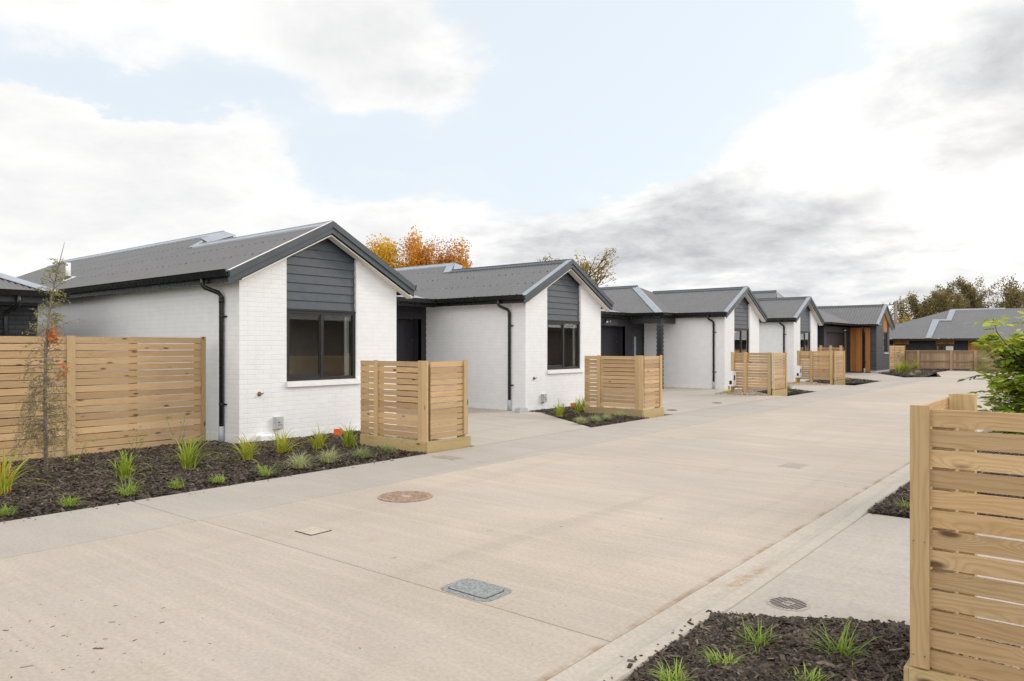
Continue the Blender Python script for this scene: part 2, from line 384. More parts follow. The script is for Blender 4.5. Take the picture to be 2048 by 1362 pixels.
def corrugated(mb, poly, ca, zf, amp=.011, pitch=.084, mi=0, step=8, off=0.0, r=0.0):
    """corrugated iron over plan polygon poly [(x,y)]; profile varies along axis ca; zf(x,y) = plane height"""
    cb = 1 - ca
    a0 = min(p[ca] for p in poly); a1 = max(p[ca] for p in poly)
    h_ = pitch / step; xs = [h_ * i for i in range(int(math.floor(a0 / h_)) + 1, int(math.ceil(a1 / h_)))]; xs = sorted(set(xs + [p[ca] for p in poly]))
    prev = None
    for x in xs:
        bs = []
        for i in range(len(poly)):
            p, q_ = poly[i], poly[(i + 1) % len(poly)]
            if abs(p[ca] - q_[ca]) < 1e-9:
                if abs(x - p[ca]) < 1e-9: bs += [p[cb], q_[cb]]
                continue
            t = (x - p[ca]) / (q_[ca] - p[ca])
            if -1e-9 <= t <= 1 + 1e-9: bs.append(p[cb] + t * (q_[cb] - p[cb]))
        if len(bs) < 2: 
            if not bs: continue
            bs = [bs[0], bs[0]]
        dz = amp * math.sin(2 * math.pi * x / pitch) + off
        base = len(mb.v)
        for bb in (min(bs), max(bs)):
            P = (x, bb) if ca == 0 else (bb, x)
            mb.v.append((P[0], P[1], zf(*P) + dz))
        if prev is not None: mb.face(None, mi, [(0, 0)] * 4, r, True, [prev, base, base + 1, prev + 1] if ca == 0 else [prev, prev + 1, base + 1, base])
        prev = base

# ------------------------------------------------------------------ setting
def sheet(name, polys, z, mat, th=.15):
    mb = MB()
    for p in polys: mb.prism(p, 2, z - th, z, 0)
    return struct(mb.build(name, mat))
def rect(x0, x1, y0, y1): return [(x0, y0), (x1, y0), (x1, y1), (x0, y1)]
mb = MB(); mb.face([(-900, -900, -.2), (900, -900, -.2), (900, 900, -.2), (-900, 900, -.2)]); struct(mb.build('ground', 'earth'))
G_ = .004
ys = [-8, 3.4, 9.0, 14.6, 20.2, 25.8, 31.4, 37, 43, 52.6]
sheet('driveway', [rect(-6.43 + G_, -2.075 - G_, a + G_, b - G_) for a, b in zip(ys, ys[1:])] + [[(-6.43 + G_, 52.6 + G_), (-2.08, 52.6 + G_), (-2.08, 53.3), (-6.43, 53.3)],
      [(-7.7, 48.5), (-6.43 - G_, 42.0), (-6.43 - G_, 53.3), (-7.7, 53.3)]], 0, 'concrete_road')
fy = [-8, 3.36, 7.5, 12.1, 16.6, 21, 25.5, 30, 34.5, 40.2]
sheet('footpath', [rect(-7.76, -6.43 - G_, a + G_, b - G_) for a, b in zip(fy, fy[1:])], .0, 'concrete_path')
# side driveways up to the garages
sheet('garage_driveway', [
    [(-14.3, 8.62), (-7.77, 8.62), (-7.77, 11.98), (-10.24, 13.73), (-10.24, 13.9), (-14.3, 13.9)],
    [(-14.0, 15.45), (-7.77, 15.45), (-7.77, 23.2), (-9.7, 23.2), (-9.7, 25.4), (-14.0, 25.4)],
    [(-12, 27), (-8.86, 27), (-7.77, 26.2), (-7.77, 31.0), (-9.7, 31.0), (-9.7, 32.75), (-12, 32.75)],
    [(-12, 37.5), (-9.6, 37.5), (-7.77, 35.6), (-7.77, 40.2), (-9.95, 44.7), (-9.95, 45.6), (-12, 45.6)],
    [(-7.77, 40.2), (-6.43 - G_, 40.2), (-6.43 - G_, 41.9), (-7.1, 40.9)]], .003, 'concrete_drive')
# right side: kerb with a lowered crossing and the concrete crossing itself
mb = MB()
def kerb_profile(y):
    low = 1 - min(1, max(0, (4.3 - y) / .45)) - min(1, max(0, (y - 7.15) / .45))
    h = .045 * (1 - max(0, low)) + .012 * max(0, low)
    return [(-2.075, -.1), (-2.075, .0), (-1.97, -.008), (-1.905, .0), (-1.865, h * .85), (-1.845, h), (-1.77, h), (-1.765, h - .012), (-1.765, -.1)]
yk = [-6, 0, 2, 3.2, 3.6, 3.85] + [3.9 + .05 * i for i in range(10)] + [4.6, 5.5, 6.5, 7.1] + [7.15 + .05 * i for i in range(11)] + [9.9, 15, 22, 30, 40, 53.3]
gap = {4.25}
rows = []
for y in yk:
    base = len(mb.v); pr = kerb_profile(y)
    mb.v += [(x, y, z) for x, z in pr]; rows.append(base)
for a, b in zip(rows, rows[1:]):
    for k in range(len(pr) - 1): mb.face(None, 0, None, 0, False, [a + k, b + k, b + k + 1, a + k + 1])
struct(mb.build('kerb', 'concrete_kerb'))
sheet('driveway_crossing', [[(-1.757, 4.07), (-.87, 4.61), (3.5, 4.7), (3.5, 7.48), (-1.757, 7.49)]], .012, 'concrete_drive')

# garden beds: soil surface + bark chips (countless) -------------------------------------------------
def inpoly(px, py, poly):
    px = np.asarray(px); inside = np.zeros(px.shape, bool); n = len(poly)
    for i in range(n):
        x0, y0 = poly[i]; x1, y1 = poly[(i + 1) % n]
        c = ((y0 > py) != (y1 > py)) & (px < (x1 - x0) * (py - y0) / (y1 - y0 + 1e-12) + x0)
        inside ^= c
    return inside
def edge_dist(px, py, poly):
    dmin = np.full(np.shape(px), 9.0)
    for i in range(len(poly)):
        x0, y0 = poly[i]; x1, y1 = poly[(i + 1) % len(poly)]; dx, dy = x1 - x0, y1 - y0
        t = np.clip(((px - x0) * dx + (py - y0) * dy) / (dx * dx + dy * dy), 0, 1)
        dmin = np.minimum(dmin, np.hypot(px - x0 - t * dx, py - y0 - t * dy))
    return dmin
def bed(poly, hgt, dens, size, seed, name='garden_bed', chips='bark_chip', cname='bark_mulch', soilm='soil', base=-.01):
    rs = np.random.RandomState(seed)
    x0, x1 = min(p[0] for p in poly), max(p[0] for p in poly); y0, y1 = min(p[1] for p in poly), max(p[1] for p in poly)
    hf = lambda x, y: base + np.minimum(edge_dist(x, y, poly) / .45, 1) * hgt + .012 * np.sin(x * 5.1 + y * 3.3) * np.sin(y * 6.7 - x * 2.2)
    bm = bmesh.new(); vs = [bm.verts.new((p[0], p[1], base - .02)) for p in poly]; bm.faces.new(vs)
    for _ in range(1): bmesh.ops.triangulate(bm, faces=bm.faces[:])
    me = bpy.data.meshes.new(name); bm.to_mesh(me); bm.free(); me.materials.append(MATS[soilm])
    o = bpy.data.objects.new(name, me); col.objects.link(o); struct(o)
    A = (x1 - x0) * (y1 - y0); n = int(A * dens); px = rs.uniform(x0, x1, n); py = rs.uniform(y0, y1, n); k = inpoly(px, py, poly); px, py = px[k], py[k]; n = len(px)
    pz = hf(px, py) + rs.uniform(-.006, .012, n)
    L = size * rs.gamma(3.0, .33, n).clip(.3, 2.2); W = L * rs.uniform(.14, .40, n) if chips == 'bark_chip' else L * rs.uniform(.7, 1, n); T = W * rs.uniform(.12, .3, n) if chips == 'bark_chip' else W * .7
    th = rs.uniform(0, 2 * np.pi, n); tl = rs.normal(0, .28, n); ro = rs.normal(0, .4, n)
    ux = np.stack([np.cos(th) * np.cos(tl), np.sin(th) * np.cos(tl), np.sin(tl)], 1)
    vx = np.stack([-np.sin(th), np.cos(th), np.zeros(n)], 1); wx = np.cross(ux, vx)
    v2 = vx * np.cos(ro)[:, None] + wx * np.sin(ro)[:, None]; w2 = np.cross(ux, v2)
    C = np.stack([px, py, pz], 1)
    tap = rs.uniform(.35, 1, n)[:, None]
    a = ux * (L / 2)[:, None]; b_ = v2 * (W / 2)[:, None]; c_ = w2 * T[:, None]
    V = np.stack([C - a - b_ - c_, C + a - b_ * tap - c_, C + a + b_ * tap - c_, C - a + b_ - c_, C - a - b_ * .8, C + a * .9 - b_ * tap * .7, C + a * .9 + b_ * tap * .7, C - a + b_ * .8], 1).reshape(-1, 3)
    F = np.array([[4, 5, 6, 7], [0, 1, 5, 4], [1, 2, 6, 5], [2, 3, 7, 6], [3, 0, 4, 7]])
    F = (F[None] + (np.arange(n) * 8)[:, None, None]).reshape(-1, 4)
    rv = np.repeat(rs.beta(1.3, 1.9, n), 5)
    return struct(np_mesh(cname, V, F, rv, chips), 'stuff')
BED1 = [(-7.775, -1.0), (-7.775, 7.60), (-7.9, 7.62), (-9.3, 7.64), (-9.45, 8.3), (-10.88, 8.9), (-10.88, 6.4), (-11.6, 6.4), (-11.75, -1.0)]
bed(BED1, .055, 2300, .042, 1)
BED2 = [(-10.2, 13.74), (-7.83, 12.1), (-7.78, 12.12), (-7.78, 14.38), (-9.5, 14.42), (-9.55, 15.2), (-10.84, 15.9), (-10.84, 13.87)]
bed(BED2, .06, 1500, .045, 2)
bed([(-1.76, -1), (-1.76, 4.055), (-.88, 4.59), (-.3, 4.6), (-.72, 3.8), (-.72, -1)], .045, 9500, .036, 3, base=.03)
bed([(-1.76, 7.5), (-1.76, 13), (.8, 13), (.8, 7.5)], .05, 2600, .042, 4, base=.025)
bed([(-8.2, 24.42), (-7.8, 26.1), (-8.84, 26.95), (-9.4, 26.9), (-9.4, 24.45)], .05, 500, .06, 5)
bed([(-8.5, 32.75), (-7.8, 35.5), (-9.6, 37.4), (-10.4, 37.4), (-10.4, 32.8)], .05, 300, .07, 6)
bed([(-9.94, 44.75), (-7.13, 40.95), (-7.72, 48.5), (-7.72, 51.6), (-7.72, 53.25), (-10.2, 53.35), (-10.2, 45.3)], .06, 260, .08, 7)
bed([(-7.7, 52.9), (-2, 52.9), (-2, 53.35), (-7.7, 53.35)], .08, 200, .08, 8, base=.0)
bed([(-9.35, 7.86), (-7.95, 7.86), (-7.95, 8.6), (-9.35, 8.6)], .10, 5000, .016, 9, 'gravel_base', 'pebble', 'gravel', 'cream_lid', .02)
bed([(-9.5, 14.58), (-8.1, 14.58), (-8.1, 15.4), (-9.5, 15.4)], .10, 2500, .02, 10, 'gravel_base', 'pebble', 'gravel', 'cream_lid', .02)
bed([(-9.95, 22.75), (-8.3, 23.0), (-8.3, 23.2), (-10.2, 25.2)], .09, 1500, .025, 11, 'gravel_base', 'pebble', 'gravel', 'cream_lid', .02)
bed([(-10.4, 30.2), (-8.6, 30.6), (-8.6, 31.0), (-10.4, 32.6)], .02, 800, .03, 12, 'gravel_base', 'pebble', 'gravel', 'cream_lid', .01)
bed([(-.58, 3.82), (1.6, 3.82), (1.6, 4.56), (-.58, 4.56)], .09, 9000, .016, 13, 'gravel_base', 'pebble', 'gravel', 'cream_lid', .03)
# bark fragments scattered on the concrete
rs = np.random.RandomState(77); mb = MB(5)
for i in range(240):
    if i < 170: x, y = rs.normal(-4.3, .75), rs.normal(1.3, .5)
    else: x, y = rs.uniform(-6.3, -2.2), rs.uniform(.8, 9)
    L = rs.gamma(1.6, .006) + .004 if i < 170 else .007; W = L * rs.uniform(.15, .4); a = rs.uniform(0, 6.28); z = .0
    c, s_ = math.cos(a), math.sin(a)
    mb.box(-L / 2, L / 2, -W / 2, W / 2, 0, .0018, 0, False, Matrix.Translation((x, y, z)) @ Matrix.Rotation(a, 4, 'Z')); mb.r[-6:] = [rs.uniform(.55, 1.0)] * 6
for i in range(130):
    k = (0, 2, 0, 2, 1)[i % 5]
    if k == 0: x, y = -7.77 + abs(rs.normal(0, .09)), rs.uniform(0, 7.5)
    elif k == 1: x, y = -1.79 - abs(rs.normal(0, .03)), rs.uniform(2.4, 4.1)
    else:
        f = rs.uniform(0, 1); x, y = -1.75 + .87 * f, 4.09 + .54 * f + abs(rs.normal(0, .035))
    L = rs.gamma(2.0, .008) + .006; W = L * rs.uniform(.18, .45); a = rs.uniform(0, 6.28); z = {0: .0, 1: .047, 2: .014}[k]
    if k == 1 and y > 3.85: z = .03
    mb.box(-L / 2, L / 2, -W / 2, W / 2, 0, .005, 0, False, Matrix.Translation((x, y, z)) @ Matrix.Rotation(a, 4, 'Z')); mb.r[-6:] = [rs.uniform(0, .8)] * 6
struct(mb.build('bark_litter', 'bark_chip'), 'stuff')

# ------------------------------------------------------------------ things set into the concrete
def disc_ring(mb, c, r0, r1, z, n=40, mi=0):
    for k in range(n):
        a, b = 2 * math.pi * k / n, 2 * math.pi * (k + 1) / n
        mb.face([(c[0] + r0 * math.cos(a), c[1] + r0 * math.sin(a), z), (c[0] + r1 * math.cos(a), c[1] + r1 * math.sin(a), z), (c[0] + r1 * math.cos(b), c[1] + r1 * math.sin(b), z), (c[0] + r0 * math.cos(b), c[1] + r0 * math.sin(b), z)], mi)
def rrect(x0, x1, y0, y1, r, n=6):
    out = []
    for cx, cy, a0 in ((x1 - r, y0 + r, -90), (x1 - r, y1 - r, 0), (x0 + r, y1 - r, 90), (x0 + r, y0 + r, 180)):
        for k in range(n + 1):
            a = R(a0 + 90 * k / n); out.append((cx + r * math.cos(a), cy + r * math.sin(a)))
    return out
# round manhole cover
mh = thing('manhole_cover', 'round rusty brown manhole cover with raised studs near the footpath edge', 'manhole cover', (-5.74, 5.28, 0))
mb = MB(); mb.cyl((0, 0), .285, -.03, .004, 48); disc_ring(mb, (0, 0), .262, .285, .0085, 48); mb.build('frame', 'iron_rust', mh)
mb = MB(3); mb.cyl((0, 0), .255, .0045, .008, 48)
for i in range(-9, 10):
    for j in range(-9, 10):
        x, y = i * .027, j * .027
        if math.hypot(x, y) < .24 and not (abs(x) < .07 and abs(y) < .05):
            M = Matrix.Translation((x, y, 0)) @ Matrix.Rotation(R(45 if (i + j) % 2 else -45), 4, 'Z'); mb.box(-.011, .011, -.0045, .0045, .008, .0125, 0, False, M)
mb.build('lid', 'iron_rust', mh)
mb = MB(); mb.box(-.06, .06, -.035, .035, .008, .011); mb.build('name_plate', 'grate_grey', mh)
# small square valve box
vb = thing('valve_box', 'small square cream lidded valve box flush in the pinkish concrete', 'valve box', (-5.3, 3.81, 0))
mb = MB(); mb.box(-.118, .118, -.108, .108, -.03, .003); mb.build('frame', 'black_gap', vb)
mb = MB(); mb.box(-.105, .105, -.096, .096, -.02, .0065)
for i in range(-3, 4): mb.box(-.085, .085, i * .024 - .006, i * .024 + .006, .0065, .0085)
mb.build('lid', 'cream_lid', vb)
# rounded rectangular grey lid
gl = thing('inspection_cover', 'rounded rectangular grey metal inspection cover beside the concrete joint', 'inspection cover', (-3.2, 3.565, 0))
mb = MB(); mb.prism(rrect(-.215, .215, -.148, .148, .07), 2, -.03, .004); mb.build('frame', 'galv_lid', gl)
mb = MB(); mb.prism(rrect(-.168, .168, -.105, .105, .03), 2, .0, .0055); mb.build('gap', 'black_gap', gl)
mb = MB(); mb.prism(rrect(-.162, .162, -.099, .099, .027), 2, .001, .008); mb.box(-.13, -.105, .045, .055, .008, .0092); mb.build('lid', 'galv_lid', gl)
# round drain grate
dg = thing('drain_grate', 'round slotted drain grate in the concrete crossing beside the bark bed', 'drain grate', (-1.52, 4.555, .012))
mb = MB(); mb.cyl((0, 0), .125, -.01, .004, 40); mb.build('frame', 'grate_grey', dg)
mb = MB()
for i in range(-5, 6):
    u = i * .0185; h = math.sqrt(max(0, .105 ** 2 - u * u)); segs = [(-h, h)] if abs(u) > .02 else [(-h, -.035), (.035, h)]
    M = Matrix.Rotation(R(70), 4, 'Z')
    for a, b in segs: mb.box(a, b, u - .0045, u + .0045, .003, .0052, 0, False, M)
mb.build('slots', 'black_gap', dg)
mb = MB()
for i in (-1, 0, 1):
    mb.box(i * .016 - .005, i * .016 + .005, -.008, .008, .004, .0062)
mb.build('emblem', 'screw_dark', dg)
def flat_cover(x, y, sx, sy, label, mat='concrete_path', name='service_cover', z=0.0):
    t = thing(name, label, 'cover', (x, y, z))
    m_ = MB(); m_.box(-sx, sx, -sy, sy, -.02, .003); m_.build('frame', 'concrete_kerb' if mat == 'concrete_path' else 'iron_rust', t)
    m_ = MB(); m_.box(-sx + .008, sx - .008, -sy + .008, sy - .008, -.01, .006)
    for i in range(-6, 7): m_.box(-sx + .03, sx - .03, i * sy / 7 - .004, i * sy / 7 + .004, .006, .0075)
    m_.build('lid', mat, t); return t
flat_cover(-7.27, 7.5, .22, .11, 'ribbed rectangular cover in the grey footpath beside the nearest bin screen', 'grate_grey')
flat_cover(-3.23, 9.89, .15, .2, 'pale rectangular cover in the middle of the wide concrete driveway', 'concrete_path')
def drain(x, y, label):
    t = thing('driveway_drain', label, 'drain', (x, y, .003)); m_ = MB(); m_.cyl((0, 0), .16, -.02, .004, 24); m_.build('frame', 'grate_grey', t)
    m_ = MB(); 
    for i in range(-4, 5):
        h = math.sqrt(.13 ** 2 - (i * .028) ** 2); m_.box(-h, h, i * .028 - .008, i * .028 + .008, .004, .0055)
    m_.build('slots', 'black_gap', t)
drain(-8.28, 16.39, 'round dark driveway drain just past the second bin screen'); drain(-8.34, 19.2, 'round dark driveway drain midway between second and third bin screens')
mb = MB(); mb.box(-.03, .03, -.009, .009, 0, .014, 0, False); o = mb.build('bark_piece', 'bark_chip', None, (-1.21, 4.36, .013)); o.rotation_euler = (0, 0, R(-12)); tag(o, 'single dark bark piece lying on the crossing beside the drain grate', 'bark piece')
# ------------------------------------------------------------------ houses
SL = .52
def wing_z(ly, W, ov=.27, z0=2.75, s=SL): return z0 + s * (min(ly, W - ly) + ov)
def gutter_run(mb, p0, p1, out, zt=2.79):
    """quad gutter from p0 to p1 (plan points on the fascia line), out = outward unit normal"""
    p0, p1 = Vector((*p0, 0)), Vector((*p1, 0)); o = Vector((*out, 0)); t = (p1 - p0)
    prof = [(0, zt - .015), (.0, zt - .105), (.095, zt - .105), (.118, zt - .02), (.128, zt), (.118, zt), (.088, zt - .09), (.012, zt - .09), (.012, zt - .015)]
    A = [p0 + o * a + Vector((0, 0, z)) for a, z in prof]; B = [p1 + o * a + Vector((0, 0, z)) for a, z in prof]; n = len(prof)
    flip = (t.cross(o)).z > 0
    for i in range(n):
        j = (i + 1) % n; qd = [A[i], A[j], B[j], B[i]]; mb.face(qd if flip else qd[::-1])
    for C in (A, B): mb.face([C[0], C[1], C[7], C[8]]); mb.face([C[1], C[2], C[6], C[7]]); mb.face([C[2], C[3], C[4], C[5], C[6]])
def downpipe(parent, x, y, gx, gy, ztop=2.68, zwall=2.42, zbot=.26, wallside=(0, 1), mat='gutter_black', r=.037):
    """swan-neck from the gutter outlet (gx,gy) to the pipe at (x,y)"""
    mb = MB(); P = []
    k = .05
    P = [(gx, gy, ztop), (gx, gy, ztop - .09), (gx + (x - gx) * .12, gy + (y - gy) * .12, ztop - .14), (gx + (x - gx) * .85, gy + (y - gy) * .85, zwall + .04), (x, y, zwall - .02), (x, y, zbot - .02)]
    mb.tube(P, r, 12); mb.tube([(gx, gy, ztop - .055), (gx, gy, ztop - .075)], r * 1.2, 12); mb.tube([(x, y, zwall - .05), (x, y, zwall - .13)], r * 1.15, 12)
    dp = mb.build('downpipe', mat, parent)
    mb = MB(); mb.tube([(x, y, -.05), (x, y, zbot)], r * 1.25, 12); mb.build('pipe_shoe', 'pipe_grey', dp)
    for z in (zwall - .35, .62):
        mb = MB(); mb.cyl((x, y), r * 1.12, z - .015, z + .015, 12)
        mb.box(x - .012, x + .1, y - .006 + r, y + .008 + r, z - .013, z + .013); mb.build('bracket', mat, dp)
    return dp
def boards(mb, x_at, y0, y1, z0, z1, pitch=.152, lap=.018, ztop=None, mi=0, axis=0, sgn=1):
    """bevel-back weatherboards; face towards +axis (sgn) at plane x_at. ztop(y)->max height"""
    z = z0
    while z < z1 - .01:
        zt = min(z + pitch, z1)
        pr = [(x_at, z), (x_at + sgn * lap, z), (x_at + sgn * .004, zt), (x_at, zt)]
        if ztop is None: segs = [(y0, y1)]
        else:
            n = 40; yy = [y0 + (y1 - y0) * i / n for i in range(n + 1)]; ok = [y for y in yy if ztop(y) > z + .02]
            segs = [(min(ok), max(ok))] if ok else []
        for a, b in segs:
            f = (lambda p, y: (p[0], y, p[1])) if axis == 0 else (lambda p, y: (y, p[0], p[1]))
            m_ = (a + b) / 2
            ys_ = [a, b] if ztop is None else sorted(set([a, b] + [a + (b - a) * i / 24 for i in range(25)]))
            for u, v in zip(ys_, ys_[1:]):
                lim = lambda y, zz: zz if ztop is None else min(zz, max(ztop(y), z + .002))
                for (p, q2) in ((0, 1), (1, 2), (2, 3)):
                    P = [(pr[p][0], lim(u, pr[p][1]), u), (pr[q2][0], lim(u, pr[q2][1]), u), (pr[q2][0], lim(v, pr[q2][1]), v), (pr[p][0], lim(v, pr[p][1]), v)]
                    mb.face([f((c[0], c[1]), c[2]) for c in P], mi)
        z = zt
def window_part(parent, x, y0, y1, z0, z1, mull=.5, curtain=True, name='window', flipd=False):
    fw = .05
    mb = MB()
    mb.box(x - .05, x + .012, y0, y0 + fw, z0, z1); mb.box(x - .05, x + .012, y1 - fw, y1, z0, z1)
    mb.box(x - .05, x + .012, y0 + fw, y1 - fw, z1 - fw, z1); mb.box(x - .05, x + .012, y0 + fw, y1 - fw, z0, z0 + fw)
    ym = y0 + (y1 - y0) * mull
    mb.box(x - .045, x + .018, ym - .032, ym + .032, z0 + fw, z1 - fw)
    mb.box(x - .06, x + .03, y0, y1, z1, z1 + .022)
    wn = mb.build(name, 'frame_black', parent)
    mb = MB(); s = .042; a, b, c, d_ = y0 + fw, ym - .032, z0 + fw, z1 - fw
    mb.box(x - .03, x + .004, a, a + s * .7, c, d_); mb.box(x - .03, x + .004, b - s * .5, b, c, d_); mb.box(x - .03, x + .004, a + s * .7, b - s * .5, d_ - s, d_); mb.box(x - .03, x + .004, a + s * .7, b - s * .5, c, c + s * 1.4)
    mb.build('sash', 'frame_black', wn)
    for (u, v, xx) in ((a + s * .7, b - s * .5, x - .012), (ym + .032, y1 - fw, x - .022)):
        mb = MB(); mb.face([(xx, u, c), (xx, v, c), (xx, v, d_), (xx, u, d_)]); mb.build('pane', 'window_glass', wn)
    if curtain:
        mb = MB(); n = 14
        for i in range(n):
            ya = y1 - fw - .12 + .11 * i / n; yb = y1 - fw - .12 + .11 * (i + 1) / n; xa = x - .10 + .012 * math.sin(i * 1.6); xb = x - .10 + .012 * math.sin((i + 1) * 1.6)
            mb.face([(xa, ya, c), (xb, yb, c), (xb, yb, d_ - .02), (xa, ya, d_ - .02)], 0, None, 0, True)
        mb.build('curtain', 'curtain_cloth', wn)
        mb = MB(); yy = y1 - fw - .055; zc = c + .42
        mb.tube([(x - .07, yy - .015, d_ - .03), (x - .07, yy - .02, zc + .1), (x - .07, yy, zc), (x - .07, yy + .02, zc + .1), (x - .07, yy + .015, d_ - .03)], .003, 5); mb.build('blind_cord', 'gutter_black', wn)
        mb = MB(); mb.box(x - .13, x - .075, ym + .04, y1 - fw - .13, d_ - .07, d_ - .005); mb.build('blind_roll', 'gutter_black', wn)
    return wn
def door_roller(parent, x, y0, y1, z1, mat='door_dark'):
    mb = MB(); n = 4
    for i in range(n): mb.box(x - .05, x, y0, y1, z1 * i / n + .006, z1 * (i + 1) / n - .004, 0)
    mb.box(x - .06, x - .05, y0, y1, 0, z1); return mb.build('garage_door', mat, parent)
def security_light(parent, x, y, z):
    mb = MB(); mb.cyl((x + .03, y), .045, z - .03, z + .03, 12)
    for s_ in (-1, 1): mb.tube([(x + .04, y + s_ * .05, z - .02), (x + .13, y + s_ * .10, z - .07)], [.028, .042], 10)
    sl_ = mb.build('security_light', 'gutter_black', parent)
    for s_ in (-1, 1):
        mb = MB(); mb.tube([(x + .131, y + s_ * .1005, z - .0705), (x + .139, y + s_ * .105, z - .075)], .036, 10); mb.build('lens', 'white_enamel', sl_)
def screws(mb, pts, mi=1):
    for p in pts:
        b = len(mb.v); r_ = .02
        mb.v += [(p[0] + r_ * math.cos(k * 1.0472), p[1] + r_ * math.sin(k * 1.0472), p[2]) for k in range(6)] + [(p[0], p[1], p[2] + .014)]
        for k in range(6): mb.face(None, mi, [(0, 0)] * 3, 0, False, [b + k, b + (k + 1) % 6, b + 6])
def ridge_cap(parent, pts, mat='roof_grey', wd=.16, name='ridge_cap'):
    """pts: list of (x,y,z, dir of width (wx,wy), drop) -> folded cap along a line; here simple: tent along a->b"""
    a, b, (wx, wy), drop = pts
    mb = MB(); a, b = Vector(a), Vector(b); w_ = Vector((wx, wy, 0)) * wd; dn = Vector((0, 0, -drop * wd)); up = Vector((0, 0, .035))
    mb.face([a + up, a + w_ + dn + up, b + w_ + dn + up, b + up]); mb.face([a + up, b + up, b - w_ + dn + up, a - w_ + dn + up])
    mb.face([a + w_ + dn + up, a + w_ + dn - up * .2, b + w_ + dn - up * .2, b + w_ + dn + up]); mb.face([a - w_ + dn + up, b - w_ + dn + up, b - w_ + dn - up * .2, a - w_ + dn - up * .2])
    mb.tube([a + up, b + up], .014, 6)
    return mb.build(name, mat, parent)
def flash_strip(parent, pts, mat='flashing_grey', name='flashing', th=.012):
    mb = MB()
    for qd in pts:
        A = [Vector(p) for p in qd]; n = (A[1] - A[0]).cross(A[2] - A[0]).normalized(); n = n if n.z > 0 else -n
        T = [p + n * th for p in A]; mb.face(T)
        for i in range(4): j = (i + 1) % 4; mb.face([A[i], A[j], T[j], T[i]])
    return mb.build(name, mat, parent)

